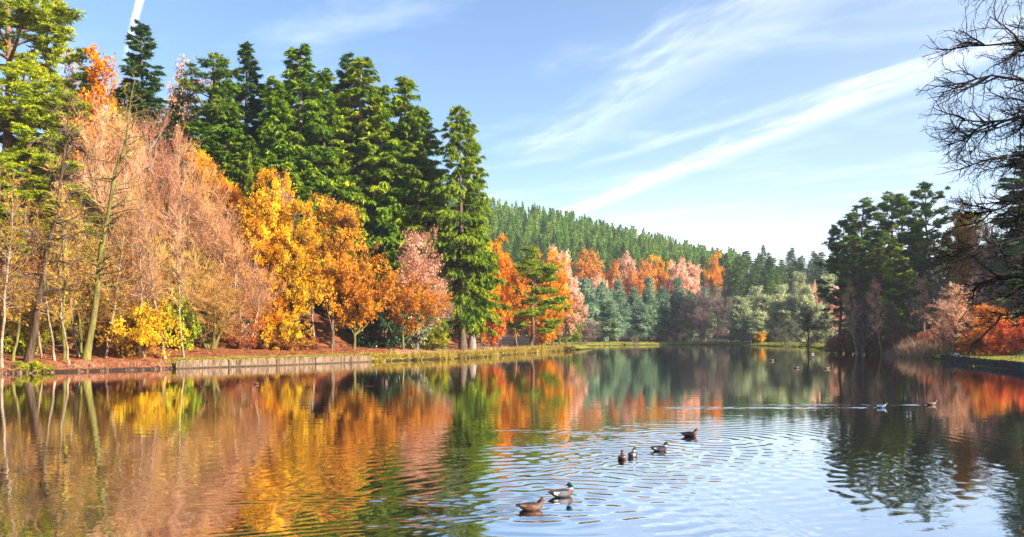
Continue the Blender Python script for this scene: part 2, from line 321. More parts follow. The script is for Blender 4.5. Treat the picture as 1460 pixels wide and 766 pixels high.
def height(x,y,s=None):
    x=np.asarray(x,float); y=np.asarray(y,float)
    if s is None: s=sdist(x,y)
    pxx,left,right=zones(x,y)
    lw=sm(235,262,pxx)*(1-sm(520,545,pxx))*(y<115)*(y>60); rw=sm(1300,1345,pxx)*(y<112)
    s=np.where(s<4,s-.45*np.clip(lw+rw,0,1),s)
    under=np.clip(s,-3,0)*.5-.05
    bank=.30+.55*sm(0,3,s)
    bank=bank+(.76-bank)*lw*(s<2.2)*1.0; bank=bank+(.62-bank)*rw*(s<6)
    bank=bank+.095*np.clip(s-2,0,10)*(left+.4*right)
    hill=left*(.42*np.clip(s-10,0,60)+.10*np.clip(s-70,0,200))+right*.14*np.clip(s-8,0,120)
    ridge=np.interp(pxx,HP,HZ); back=sm(285,330,y)*.06*np.clip(y-285,0,60)+(ridge-4)*np.clip((y-335)/170,0,1)**1.1+.02*np.clip(y-505,0,500)
    far=(1-left)*np.clip(back,0,200)
    und=(np.sin(x*.21+1)*np.sin(y*.17)+.6*np.sin(x*.53)*np.sin(y*.47+2))*.22*sm(3,12,s)
    h=bank+hill+far+und
    return np.where(s<0,under,h)
def h1(x,y): return float(height(np.array([x]),np.array([y]))[0])
def seg(*a): return np.concatenate([np.arange(p,q,st) for p,q,st in a])
gx=seg((-1500,-300,60),(-300,-90,6),(-90,-50,1.2),(-50,80,.45),(80,130,1.5),(130,420,6),(420,1700,60))
gy=seg((-60,0,6),(0,60,1.5),(60,300,.7),(300,560,5),(560,2600,60))
X,Y=np.meshgrid(gx,gy,indexing='ij'); S_=sdist(X,Y); Z=height(X,Y,S_)
rg=np.random.default_rng(5)
Z=Z+np.where(S_>2.5,rg.normal(size=Z.shape)*.035,0)*(np.abs(X)<100)
V=np.stack([X,Y,Z],-1); nx,ny=X.shape; I=np.arange(nx*ny).reshape(nx,ny)
Q=np.stack([I[:-1,:-1],I[1:,:-1],I[1:,1:],I[:-1,1:]],-1).reshape(-1,4)
g=MB().add(V,Q)
def groundmat():
    m,N,L=newmat('ground_litter_and_grass')
    geo=N.new('ShaderNodeNewGeometry')
    at_=N.new('ShaderNodeAttribute'); at_.attribute_name='zone'
    sep=N.new('ShaderNodeSeparateColor'); L.new(at_.outputs['Color'],sep.inputs[0])
    def noise(sc,det=5):
        n=N.new('ShaderNodeTexNoise'); n.inputs['Scale'].default_value=sc; n.inputs['Detail'].default_value=det; n.inputs['Roughness'].default_value=.7; L.new(geo.outputs['Position'],n.inputs[0]); return n
    n1=noise(.9); n2=noise(9,4); n3=noise(.15,3)
    lit=ramp(N,[(.06,.022,.012),(.20,.065,.030),(.36,.13,.05),(.50,.24,.12)],[.3,.45,.58,.75]); L.new(n2.outputs[0],lit.inputs[0])
    gr=ramp(N,[(.05,.055,.01),(.15,.15,.014),(.30,.26,.025),(.46,.32,.07)],[.3,.45,.6,.75]); L.new(n1.outputs[0],gr.inputs[0])
    dk=ramp(N,[(.35,.30,.28),(1.,1.,1.),(1.25,1.15,1.0)],[.38,.52,.68]); L.new(n1.outputs[0],dk.inputs[0]); ml=N.new('ShaderNodeMix'); ml.data_type='RGBA'; ml.blend_type='MULTIPLY'; ml.inputs[0].default_value=1; L.new(lit.outputs[0],ml.inputs[6]); L.new(dk.outputs[0],ml.inputs[7])
    pa=ramp(N,[(.28,.14,.09),(.42,.25,.18)],[.35,.65]); L.new(n2.outputs[0],pa.inputs[0])
    def mix(f,a,b):
        x=N.new('ShaderNodeMix'); x.data_type='RGBA'; L.new(f,x.inputs[0]); L.new(a,x.inputs[6]); L.new(b,x.inputs[7]); return x.outputs[2]
    def soft(ch):
        a=N.new('ShaderNodeMath'); a.operation='ADD'; L.new(sep.outputs[ch],a.inputs[0]); L.new(n1.outputs[0],a.inputs[1])
        r=N.new('ShaderNodeMapRange'); r.inputs[1].default_value=.9; r.inputs[2].default_value=1.1; L.new(a.outputs[0],r.inputs[0]); return r.outputs[0]
    c=mix(soft(0),ml.outputs[2],gr.outputs[0]); c=mix(soft(1),c,pa.outputs[0])
    dark_earth=N.new('ShaderNodeRGB'); dark_earth.outputs[0].default_value=(.035,.022,.014,1)
    c=mix(soft(2),c,dark_earth.outputs[0])
    sp=N.new('ShaderNodeSeparateXYZ'); L.new(geo.outputs['Position'],sp.inputs[0]); wz=N.new('ShaderNodeMath'); wz.operation='MULTIPLY_ADD'; L.new(n2.outputs[0],wz.inputs[0]); wz.inputs[1].default_value=-.25; L.new(sp.outputs[2],wz.inputs[2])
    wet=N.new('ShaderNodeMapRange'); wet.inputs[1].default_value=.14; wet.inputs[2].default_value=.04; wet.inputs[3].default_value=0; wet.inputs[4].default_value=1; L.new(wz.outputs[0],wet.inputs[0]); c=mix(wet.outputs[0],c,dark_earth.outputs[0])
    p=N.new('ShaderNodeBsdfPrincipled'); p.inputs['Roughness'].default_value=.9; p.inputs['Specular IOR Level'].default_value=.15; L.new(c,p.inputs['Base Color'])
    b=N.new('ShaderNodeBump'); b.inputs['Distance'].default_value=.12; b.inputs['Strength'].default_value=.8; L.new(n2.outputs[0],b.inputs['Height']); L.new(b.outputs[0],p.inputs['Normal'])
    o=N.new('ShaderNodeOutputMaterial'); L.new(p.outputs[0],o.inputs[0]); return m
me=g.mesh('ground',groundmat(),True)
pxx,left,right=zones(X,Y)
grass=np.where(pxx<250,0.,1.)*(S_<np.where(pxx<545,3.2,.9))*left + (1-left)*(1-right)*(Y>120)*(S_<11)*1. + right*(Y<125)*(S_<9)*1.
grass=np.maximum(grass,(Y<60)*1.*(pxx>CX))
ppath=left*(S_>2.4)*(S_<5.2)*(pxx>560)*(pxx<760)
darkz=np.maximum((S_<-1)*1.,(1-left)*(S_>9)*(Y>120)*(X>-60)); darkz=np.maximum(darkz,(1-left)*(Y>300)); darkz=np.maximum(darkz,left*sm(12,26,S_)*.75)  # lake bed and forest floor behind the banks share one dark brown
col=np.stack([np.clip(grass,0,1)*.9,np.clip(ppath,0,1)*.9,darkz*.9,np.ones_like(darkz)],-1).astype(np.float32)
ca=me.color_attributes.new('zone','FLOAT_COLOR','POINT'); ca.data.foreach_set('color',col.ravel())
tag(obj('ground',me),'leaf strewn woodland banks and hillside around the lake',kind='structure')

# ---------------------------------------------------------------- ducks (positions first: they make the wakes)
# px, py, heading (deg, 0 = +X, 90 = away), sex, head yaw, size, label
DUCKS=[(757,727.5,4,'f',0,1.,'brown female duck nearest the front, beside the dark preening drake'),
 (801,708.5,28,'m',115,1.12,'dark green headed drake turning its head back, behind the nearest brown duck'),
 (887,655.5,80,'f',0,.95,'brown duck seen from behind, first in the line of three swimming away'),
 (902,651.5,70,'m',-40,1.,'drake with white neck ring seen from behind, second of the three swimming away'),
 (940,643.0,20,'m',0,1.05,'pale backed drake with dark head in the middle of the pool, third of the three'),
 (983,622.5,5,'f',0,1.1,'dark brown duck swimming alone just beyond the three ducks'),
 (1256,581.5,0,'b',0,1.,'blue grey drake heading right at the front of a long bright wake'),
 (1328,577.5,0,'f',0,1.,'small dark duck at the right, ahead of the blue grey drake'),
 (365,548.0,178,'f',0,.85,'small pale duck alone in front of the timber bank wall'),
 (1100,514.7,175,'f',0,1.3,'small grey duck far out, nearest to the far bank walker'),
 (1135,525.3,170,'f',0,1.2,'small grey duck far out between two others in mid lake'),
 (1179,526.3,8,'f',0,1.25,'small brown duck far out, below the pale gap in the right bank'),
 (1158,505.4,3,'w',0,1.3,'white waterbird resting by the small overhanging shore tree'),
 (1381,514.6,185,'w',0,1.,'white and dark waterbird beside the reeds and the right edging wall')]
def duckmats():
    def pl(n,c,r=.5,s=.4,k=1.):
        return noisemat(n,[tuple(x*(1-.4*k) for x in c),c,tuple(min(1,x*(1+.3*k)) for x in c)],(30,55,40) if k>1 else (22,22,22),r,.25,spec=s)
    return dict(brown=pl('brown_plumage',(.11,.050,.024),k=2.2),dbrown=pl('dark_brown_plumage',(.045,.026,.016),k=2.),green=pl('green_head',(.004,.03,.02),.25,.7),
      grey=pl('grey_plumage',(.04,.045,.06)),breast=pl('chestnut_breast',(.10,.035,.018)),black=pl('black_plumage',(.010,.010,.012)),white=pl('white_plumage',(.60,.59,.57)),
      bill=pl('yellow_bill',(.45,.30,.06)),fbill=pl('dusky_bill',(.20,.09,.03)),blue=pl('blue_grey_plumage',(.025,.085,.19)),eye=pl('eye',(.004,.004,.004),.1,.8))
DM=duckmats()
def duck(px,py,hd,sex,hyaw,sc,label):
    d=dof(py); x=(px-CX)/F*d
    K=[(-.315,.120,.008,.006),(-.27,.112,.038,.018),(-.22,.098,.068,.042),(-.15,.078,.094,.070),(-.07,.066,.110,.088),(.01,.062,.114,.092),(.08,.064,.108,.090),(.130,.078,.092,.084),
       (.162,.105,.070,.070),(.178,.135,.052,.054),(.184,.160,.043,.045),(.188,.182,.040,.043),(.197,.203,.042,.044),(.216,.217,.041,.041),(.240,.214,.036,.035),(.260,.206,.023,.023),(.275,.200,.016,.012),(.300,.193,.017,.008),(.325,.188,.015,.005),(.333,.187,.004,.002)]
    K=np.array(K); K[:9,2]*=1.08; K[1:9,3]*=1.06; K[12:16,2:]*=1.16; K[9:12,2:]*=1.08; K[:9,0]*=.93; K[9:,0]-=.010; S=18; th=np.arange(S)/S*2*math.pi; P=K[:,:2].copy(); tan=np.gradient(P,axis=0); tan/=np.linalg.norm(tan,axis=1,keepdims=True)
    rings=[]
    for i,(a,b,rw,rh) in enumerate(K):
        tx,tz=tan[i]
        if i>=12: tx,tz=(.96,-.25)
        nx_,nz_=-tz,tx
        if i<7: nx_,nz_=0.,1.
        cz=np.sin(th); flat=np.where((cz<0)&(i<8),.8,1.)
        r=np.stack([a+nx_*rh*cz*flat, np.cos(th)*rw*(1 if i>8 else (1-.12*np.clip(cz,0,1))), b+nz_*rh*cz*flat],1)
        if i>=9 and hyaw:
            w=min(1,(i-8)/3.)*math.radians(hyaw); ox=.186; c,s=math.cos(w),math.sin(w); rx=r[:,0]-ox; ry=r[:,1].copy(); r[:,0]=ox+rx*c-ry*s; r[:,1]=rx*s+ry*c
        rings.append(r)
    R=np.array(rings); n=len(R); I=np.arange(n*S).reshape(n,S); Q=np.stack([I[:-1],np.roll(I[:-1],-1,1),np.roll(I[1:],-1,1),I[1:]],-1)
    mats=['brown','dbrown','green','grey','breast','black','white','bill','fbill','blue']; mi=np.zeros((n-1,S),int)
    for i in range(n-1):
        for k in range(S):
            upz=math.sin((k+.5)/S*2*math.pi)
            if sex in('m','b'):
                c='black' if i<2 else ('grey' if upz<.55 else 'dbrown')
                if sex=='b' and i<8: c='blue'
                if i in(2,) and upz<.3: c='white'
                if i>=6 and i<9: c='breast' if sex=='m' else 'black'
                if i==9: c='white'
                if i>=10: c='green' if sex=='m' else 'black'
                if i>=15: c='bill'
            elif sex=='w': c='white' if i<14 else 'bill'
            else:
                c='brown' if (upz<.5 or i>7) else 'dbrown'
                if i>=15: c='fbill'
            mi[i,k]=mats.index(c)
    b=MB().add(R.reshape(-1,3),Q.reshape(-1,4),None,mi.reshape(-1))
    root=empty('duck',(x,d,-.014),math.radians(hd)); root.scale=(sc*.92,)*3; tag(root,label,'duck','ducks and waterbirds on the lake')
    obj('body',b.mesh('duck_body',[DM[q] for q in mats],True),root)
    for sy in(-1,1):   # folded wing lying along the back
        w=MB(); ks=[(-.275,.128,.004,.003,.018),(-.20,.118,.018,.022,.046),(-.10,.100,.026,.042,.078),(0,.092,.028,.047,.090),(.08,.090,.020,.040,.086),(.125,.090,.005,.010,.070)]
        Rw=[]
        for a,zc,rw,rh,off in ks: Rw.append(np.stack([a+0*th,sy*(off+np.cos(th)*rw),zc+np.sin(th)*rh],1))
        I=np.arange(len(ks)*S).reshape(len(ks),S); Q=np.stack([I[:-1],np.roll(I[:-1],-1,1),np.roll(I[1:],-1,1),I[1:]],-1)
        mw={'m':['grey','dbrown','white'],'b':['blue','blue','white'],'w':['white','grey','grey'],'f':['brown','dbrown','white']}[sex]
        mi=np.zeros((len(ks)-1,S),int)+0; mi[0]=1; mi[1,::4]=2
        w.add(np.array(Rw).reshape(-1,3),Q.reshape(-1,4),None,mi.reshape(-1)); obj('wing',w.mesh('duck_wing',[DM[q] for q in mw],True),root)
    w=math.radians(hyaw); c,s=math.cos(w),math.sin(w)
    for sy in(-1,1):
        e=MB(); a=np.linspace(0,math.pi,5); r_=[]
        for t in a: r_.append(np.stack([np.cos(th[::3])*math.sin(t)*.006,np.full(6,math.cos(t)*.006),np.sin(th[::3])*math.sin(t)*.006],1))
        r=np.array(r_).reshape(-1,3)+np.array([.232,sy*.0375,.224]); rx=r[:,0]-.186; ry=r[:,1].copy(); r[:,0]=.186+rx*c-ry*s; r[:,1]=rx*s+ry*c
        I=np.arange(30).reshape(5,6); e.add(r,np.stack([I[:-1],np.roll(I[:-1],-1,1),np.roll(I[1:],-1,1),I[1:]],-1))
        obj('eye',e.mesh('duck_eye',DM['eye'],True),root)
    return x,d
DP=[duck(*k) for k in DUCKS]

# ---------------------------------------------------------------- water: one sheet, real ripples near the camera
wx=seg((-1200,-80,80),(-80,-20,2),(-20,-9,.16),(-9,24,.055),(24,60,.5),(60,120,4))
wy=seg((-10,11,1),(11,30,.045),(30,52,.07),(52,130,.6),(130,330,3))
wx=wx[(wx>-85)]; 
X,Y=np.meshgrid(wx,wy,indexing='ij'); Z=np.zeros_like(X)
rg=np.random.default_rng(11)
def ring(cx,cy,A,lam,R,r0=.2):
    global Z
    r=np.hypot(X-cx,Y-cy); Z+=A*np.cos((r-r0)*2*math.pi/lam)*np.exp(-r/R)*np.clip(r/.5,0,1)
def vwake(cx,cy,hd,A,lam,L,wd=.30,ang=16,foam=0):
    global Z
    h=math.radians(hd); a=-((X-cx)*math.cos(h)+(Y-cy)*math.sin(h)); b=np.abs(-(X-cx)*math.sin(h)+(Y-cy)*math.cos(h))
    u=b-np.clip(a,0,None)*math.tan(math.radians(ang)); w=wd*(1+.06*np.clip(a,0,None))
    Z+=np.where(a>0,A*np.exp(-a/L)*np.exp(-(u/w)**2)*np.cos(2*math.pi*u/lam)*np.clip(a/.3,0,1)*(.55+.45*np.sin(a*5.3+3*np.sin(a*1.9)+b*9)),0)
for (x,y),k in zip(DP[:6],DUCKS[:6]):
    vwake(x,y,k[2],.010,.30,4.,.4,22); ring(x,y,.0035,.42,2.)
ring(DP[1][0],DP[1][1],.0045,.55,4.); ring(DP[0][0]-.3,DP[0][1],.0035,.5,3.)
ring(W(840,dof(690))[0],dof(690),.0036,.55,3.); ring(W(930,dof(668))[0],dof(668),.005,.5,3.); ring(W(1010,dof(628))[0],dof(628),.004,.55,4)
vwake(*DP[6],0,.016,.5,7.,.09,1.6); vwake(*DP[6],0,.012,.5,6.,.08,4.); vwake(*DP[7],0,.03,.4,3.,.15,3)
vwake(*DP[8],178,.02,.5,5.,.2,14)

# wind ripple: a sum of small waves, stronger towards the camera
fade=np.clip((60-Y)/40,0,1)*np.clip((Y-11)/2,0,1)
for i in range(26):
    lam=rg.uniform(.22,1.3); th=rg.normal(0,.55)+math.pi/2; kx,ky=math.cos(th)*2*math.pi/lam,math.sin(th)*2*math.pi/lam; pz=rg.uniform(0,6.28)
    env=.55+.45*np.sin(X*rg.uniform(.05,.35)+Y*rg.uniform(.05,.35)+rg.uniform(0,6.28))
    Z+=.00042*lam*np.sin(kx*X+ky*Y+pz)*env*fade*(.20+.28*sm(2.5,-2,X)+.16*sm(9,16,X))
edge=np.clip((X+80)/55,0,1)*np.clip((48-X)/22,0,1)*np.clip((130-Y)/60,0,1); Z*=edge
V=np.stack([X,Y,Z],-1); nx,ny=X.shape; I=np.arange(nx*ny).reshape(nx,ny)
Q=np.stack([I[:-1,:-1],I[1:,:-1],I[1:,1:],I[:-1,1:]],-1).reshape(-1,4)
def watermat():
    m,N,L=newmat('lake_water')
    geo=N.new('ShaderNodeNewGeometry')
    def noise(sx,sy,det,rough=.5):
        mp=N.new('ShaderNodeMapping'); mp.inputs['Scale'].default_value=(sx,sy,1); L.new(geo.outputs['Position'],mp.inputs[0])
        n=N.new('ShaderNodeTexNoise'); n.inputs['Scale'].default_value=1; n.inputs['Detail'].default_value=det; n.inputs['Roughness'].default_value=rough; L.new(mp.outputs[0],n.inputs[0]); return n
    n1=noise(2.2,4.5,3); n2=noise(.5,1.1,2); n3=noise(.05,.09,2)
    p3=N.new('ShaderNodeMapRange'); p3.inputs[1].default_value=.4; p3.inputs[2].default_value=.62; p3.inputs[3].default_value=.35; p3.inputs[4].default_value=1.; L.new(n3.outputs[0],p3.inputs[0])
    b1=N.new('ShaderNodeBump'); b1.inputs['Distance'].default_value=.0022; L.new(n1.outputs[0],b1.inputs['Height']); L.new(p3.outputs[0],b1.inputs['Strength'])
    b2=N.new('ShaderNodeBump'); b2.inputs['Distance'].default_value=.0045; b2.inputs['Strength'].default_value=.8; L.new(n2.outputs[0],b2.inputs['Height']); L.new(b1.outputs[0],b2.inputs['Normal'])
    df=N.new('ShaderNodeBsdfDiffuse'); df.inputs[0].default_value=(.022,.017,.010,1)
    gl=N.new('ShaderNodeBsdfGlossy'); gl.inputs[0].default_value=(.96,.96,.97,1); gl.inputs['Roughness'].default_value=.0; L.new(b2.outputs[0],gl.inputs['Normal'])
    fr=N.new('ShaderNodeFresnel'); fr.inputs[0].default_value=1.9; L.new(b2.outputs[0],fr.inputs['Normal'])
    mx=N.new('ShaderNodeMixShader'); rf=N.new('ShaderNodeMapRange'); rf.inputs[3].default_value=.72; rf.inputs[4].default_value=1.0; L.new(fr.outputs[0],rf.inputs[0]); L.new(rf.outputs[0],mx.inputs[0]); L.new(df.outputs[0],mx.inputs[1]); L.new(gl.outputs[0],mx.inputs[2])
    o=N.new('ShaderNodeOutputMaterial'); L.new(mx.outputs[0],o.inputs[0]); return m
tag(obj('water',MB().add(V,Q).mesh('water',watermat(),True)),'calm rippled lake reflecting the autumn trees and sky',kind='structure')

# ---------------------------------------------------------------- tree prototypes
PR={}
def proto(key,fn): PR[key]=fn
proto('sprA',spruce(1,30,4.6,300,13,13,'spruce','barkgrey',low=.10))
proto('sprB',spruce(2,30,4.2,250,13,13,'spruce_gold','barkgrey',low=.12,droop=1.2))
proto('sprC',spruce(3,30,4.4,280,12,12,'fir_dark','bark',low=.06,droop=.6))
proto('sprD',spruce(4,30,4.0,240,12,12,'spruce','bark',low=.18,droop=1.,prof=.6))
proto('sprE',spruce(6,28,5.0,240,12,12,'spruce_gold','bark',low=.12,droop=1.1,prof=.6))
proto('pinG',pine(11,26,5.2,.28,46,'pine_gold','barkpine',tuft=70,lw=(.42,.09),nl=50))
proto('pinG2',pine(12,24,4.6,.35,40,'pine_gold','barkpine',tuft=62,flatten=.3,lw=(.42,.09),nl=50))
proto('pinA',pine(13,25,4.2,.40,36,'pine','barkpine'))
proto('pinB',pine(14,25,3.8,.50,32,'pine','bark',lean=.03))
proto('pinC',pine(15,25,4.6,.32,40,'fir_dark','bark',lean=-.04))
proto('pinF',pine(16,17,3.6,.18,36,'spruce_gold','barkpine',tuft=60,narrow=.95))
bp=dict(lw=.38,spread=.28,ltw=(.5,1.4),base_w=.75,lobes=.32,up=.2)
proto('pinU',broad(17,18,4.2,.06,210,14,8,12,.50,'pine_blue','bark',cone=.7,**bp))
proto('pinV',broad(18,18,3.6,.12,190,14,8,12,.50,'pine_blue','bark',cone=.8,**bp))
proto('pinP',broad(19,16,4.2,.05,210,14,8,12,.48,'pine_pale','barkgrey',cone=.4,**bp))
proto('pinP2',broad(20,16,3.4,.10,190,14,8,12,.48,'pine_pale','barkgrey',cone=.6,**bp))
proto('yel',broad(31,17,5.,.16,230,12,9,12,.24,'yellow','bark',cone=.35))
proto('yel2',broad(32,16,4.4,.12,210,12,9,12,.24,'yellow','bark',cone=.25))
proto('bro',broad(33,16,5.,.18,210,12,9,12,.23,'bronze','bark',cone=.3,twig='ochretwig'))
proto('bro2',broad(34,12,6.,.25,200,14,9,12,.23,'bronze','moss',cone=.0,twig='ochretwig'))
proto('ora',broad(35,15,4.8,.14,200,12,9,12,.24,'orange','bark',cone=.25))
proto('ora2',broad(36,17,5.2,.06,230,12,9,12,.26,'orange','barkdark',cone=.3))
proto('red',broad(37,5,1.7,.22,70,7,7,9,.16,'red','barkdark',cone=.1,ltw=(.25,.6),spread=.08))
proto('dome',broad(38,17,7.,.1,190,12,8,11,.42,'rust','bark',cone=.0,ltw=(.8,1.8),spread=.25))
proto('dome2',broad(39,17,6.,.1,170,12,8,11,.42,'pink','bark',cone=.1,ltw=(.8,1.8),spread=.25))
proto('dome3',broad(40,17,6.,.1,170,12,8,11,.42,'orange','bark',cone=.05,ltw=(.8,1.8),spread=.25))
proto('oraS',broad(44,18,4.,.1,130,12,8,9,.26,'orange','bark',cone=.45,lobes=.4))
proto('domS',broad(45,18,4.,.1,120,12,9,5,.22,'pink','bark',twig='pinktwig',cone=.5,lobes=.4))
proto('larch',broad(41,20,3.6,.15,190,16,8,9,.22,'orange','bark',twig='ochretwig',cone=.75,up=.1))
kw=dict(bare=True,leafn=.7,lsize=.10,rtw=.014,sub=4,ltw=(.7,1.9),up=.75,bias=.5)
proto('pnkA',broad(51,14,4.6,.08,150,14,10,mat='pink',bark='barkpale',twig='pinktwig',cone=.15,stems=4,**kw))
proto('pnkB',broad(52,14,4.0,.10,140,14,10,mat='pink',bark='barkgrey',twig='pinktwig',cone=.3,stems=2,**kw))
proto('pnkC',broad(53,13,4.4,.05,150,14,10,mat='orange',bark='barkpale',twig='rusttwig',cone=.1,stems=5,**kw))
proto('och',broad(54,12,3.8,.08,130,14,9,mat='orange',bark='moss',twig='ochretwig',cone=.2,stems=4,**kw))
proto('pnkL',broad(55,12,4.2,.15,150,12,9,4,.17,'pink','barkgrey',twig='pinktwig',cone=.1,up=.6,sub=2,ltw=(.6,1.5)))
proto('gry',broad(56,15,4.0,.15,120,12,9,mat='pink',bark='barkgrey',twig='greytwig',cone=.2,bare=True,leafn=.2,lsize=.12,rtw=.022,sub=4,ltw=(.8,1.9),up=.6))
proto('ldr',leader(61,20,4.2,80,.25,'barkdark','greytwig',lean=.16,sub=3,r0=.27))
proto('ldr2',leader(62,20,4.0,80,.22,'moss','ochretwig',lean=.19,sub=3,r0=.24))
proto('slim',leader(63,13,2.0,44,.3,'barkpale','ochretwig',lean=.10,sub=6,r0=.09,leafn=.15,updir=.8))
proto('slim2',leader(64,13,1.8,40,.35,'barkpale','pinktwig',lean=-.08,sub=6,r0=.08,updir=.9))
proto('slim3',leader(65,12,2.2,44,.25,'moss','ochretwig',lean=.2,sub=6,r0=.10,leafn=.3,mat='yellow',updir=.7))
proto('birch',leader(66,14,2.4,50,.3,'barkpale','pinktwig',lean=-.14,sub=7,r0=.13,leafn=.6,mat='pink',updir=.6))
for i in range(5): proto('far%d'%i,farconifer(70+i,17,2.7+.25*i,['spruce_far','spruce_far','spruce_far','spruce','spruce_far'][i]))
proto('farR',farconifer(80,20,3.4,'pine',2600,pw=.6)); proto('farR2',farconifer(81,20,3.0,'fir_dark',2600,pw=.75)); proto('farB',farconifer(82,20,3.2,'spruce',2600,pw=.7))
proto('shD',broad(91,3.5,2.6,.0,90,8,8,12,.14,'holly','barkdark',ltw=(.2,.6),spread=.08,base_w=.8))
proto('shV',broad(92,3.2,2.4,.0,90,8,8,11,.14,'variegated','barkdark',ltw=(.2,.6),spread=.08,base_w=.8))
proto('shL',broad(93,2.2,1.6,.0,70,7,8,11,.12,'lime','barkdark',ltw=(.15,.45),spread=.06,base_w=.8))
proto('shO',broad(94,4.,3.,.0,110,8,8,11,.17,'orange','barkdark',ltw=(.25,.7),spread=.09,base_w=.8))
proto('shY',broad(95,4.,3.2,.0,110,8,8,11,.17,'yellow','barkdark',twig='ochretwig',ltw=(.25,.7),spread=.09,base_w=.7))
proto('shR',broad(96,3.4,3.,.0,110,8,8,11,.17,'red','barkdark',ltw=(.25,.7),spread=.09,base_w=.9))
proto('shB',broad(97,2.6,2.6,.0,90,8,8,10,.15,'bracken','barkdark',ltw=(.25,.7),spread=.09,base_w=.9))
proto('shT',broad(98,4.,2.8,.0,100,10,10,mat='pink',bark='barkgrey',twig='greytwig',bare=True,leafn=.5,lsize=.1,rtw=.014,sub=4,ltw=(.4,1.),base_w=.6,stems=4))
proto('willow',broad(99,13,6.,.12,170,12,9,5,.24,'palegreen','bark',twig='greytwig',ltw=(.6,1.5),spread=.2,base_w=.6))
NAMES={'spr':'spruce_tree','pin':'pine_tree','yel':'maple_tree','bro':'oak_tree','ora':'beech_tree','oraS':'beech_tree','red':'acer_tree','dom':'beech_tree','lar':'larch_tree','pnk':'alder_tree','och':'alder_tree','gry':'bare_tree','ldr':'bare_tree','sli':'birch_tree','bir':'birch_tree','far':'conifer_tree','shD':'rhododendron_bush','shV':'holly_bush','wil':'willow_tree'}
CATS={'rhododendron_bush':'bush','holly_bush':'bush','shrub':'shrub'}
cnt=0
def plant(key,px,top,d,wpx=None,label=None,group=None,rz=None,sink=.12,lean=0.,name=None,height_m=None):
    """one tree: its own Empty with copies of the kind's trunk, twigs and crown"""
    global cnt; cnt+=1
    p=PR[key]; x=(px-CX)/F*d; z=h1(x,d)
    if z<0: z=-.15
    Hh=height_m or (ztop(top,d)-z); s=Hh/p['H']; sx=s if wpx is None else (wpx/F*d)/p['Wd']
    nm=name or NAMES.get(key[:3],'shrub')
    rng=np.random.default_rng(cnt*17+3)
    o=empty(nm,(x,d,z-sink),0 if rz is None else rz)
    if rz is None: o.rotation_euler=(0,0,rng.random()*6.28)
    if lean: o.rotation_euler[1]=lean
    o.scale=(sx,sx,s)
    for n,me in p['parts']: obj(n,me,o)
    tag(o,label,CATS.get(nm,'tree'),group)
    return o
exec_trees=[]
# --- left bank, front row
G1='bare alders and birches crowding the left bank'; G2='tall spruces rising behind the left bank'; G3='golden and orange trees in front of the spruces'
G4='pines at the left edge'
T=plant
T('ldr',40,135,72.5,None,'dark trunked bare tree leaning right from the bank at far left, with long level branches',G1,rz=0)
T('ldr2',122,112,76,None,'mossy leaning bare tree with spiky pale top, rising from the timber wall end',G1,rz=0)
sl=[(2,250,70,'slim','thin pale stem standing at the very left edge of the picture'),(18,300,72,'slim3','thin mossy stem between the left edge and the dark leaning trunk'),
 (60,330,75,'slim2','pale slender stem directly behind the dark leaning trunk'),(78,300,74,'slim','leaning pale stem, first right of the dark leaning trunk'),(92,280,75,'slim3','mossy bowed stem, second right of the dark leaning trunk'),
 (100,340,73.6,'slim','short pale waterside stem arching right over the water'),(112,270,77,'slim2','slender upright pale stem left of the mossy leaning tree'),(150,300,78,'slim','pale stem just right of the mossy leaning tree'),
 (176,330,79,'slim3','yellow leaved thin stem beside the orange bank bush'),(205,290,80,'slim2','white stem leaning left beneath the pink twigs'),(236,270,81,'slim','long white stem leaning right above the end of the timber wall'),(262,300,83,'slim2','pale stem behind the grass strip at the start of the timber wall')]
for px,top,d,k,lb in sl: T(k,px,top,d,None,lb,G1,rz=None)
pk=[(15,380,78,'pnkC',90,'low pinkish bare tree behind the stems at far left'), (140,165,95,'pnkB',130,'pink twigged tree below the orange larch'),(172,150,93,'pnkA',120,'tall pink twigged tree left of the lone dark fir'),(212,168,95,'pnkB',110,'pink twigged tree directly below the dark fir at the skyline'),
 (245,178,95,'pnkA',120,'wide pink twigged alder reaching up to the skyline conifers'),(190,300,82,'pnkC',120,'low pink alder overhanging the bank bush'),(262,235,97,'pnkC',120,'pink alder in the middle of the thicket above the wall'),
 (295,255,97,'pnkA',150,'pale pink alder left of the orange oak top'),(250,330,92,'och',140,'ochre twigged low alder above the start of the wall'),(325,320,97,'pnkC',130,'sloping pink alder with spreading stems near the yellow maple'),
 (350,365,97,'pnkA',110,'lowest pink alder at the right end of the bare thicket'),(300,385,92,'och',140,'bushy ochre alder leaning over the path by the wall'),(120,330,80,'och',120,'tangled ochre alder behind the mossy leaning trunk'),
 (45,400,77,'och',110,'knee high tangle of ochre stems beside the dark leaning trunk')]
for px,top,d,k,w,lb in pk: T(k,px,top,d,w,lb,G1)
T('ora',15,300,92,90,'orange leaved tree behind the stems at the left edge')
T('bro',62,285,94,90,'bronze leaved tree glowing between the two leaning trunks')
T('ora',105,335,92,80,'orange leaved tree behind the mossy leaning trunk')
T('pinG2',35,240,90,100,'low golden pine behind the dark leaning trunk',G4)
T('shD',170,400,90,100,'shaded dark green bush under the pink alders')
T('shL',255,420,90,70,'yellow green bush low in the pink thicket')
T('shD',290,430,94,90,'dark bush at the foot of the pink thicket above the wall')
T('shO',190,360,92,80,'tall orange bush hidden among the pink alders')
T('pinG2',150,250,101,80,'green pine showing through the pink twigs',G4)
T('shL',60,395,84,80,'tall lime shrub between the two leaning trunks')
T('shL',140,420,86,80,'lime shrub right of the mossy leaning trunk')
T('shL',8,395,82,60,'lime shrub at the left edge behind the pale stem')
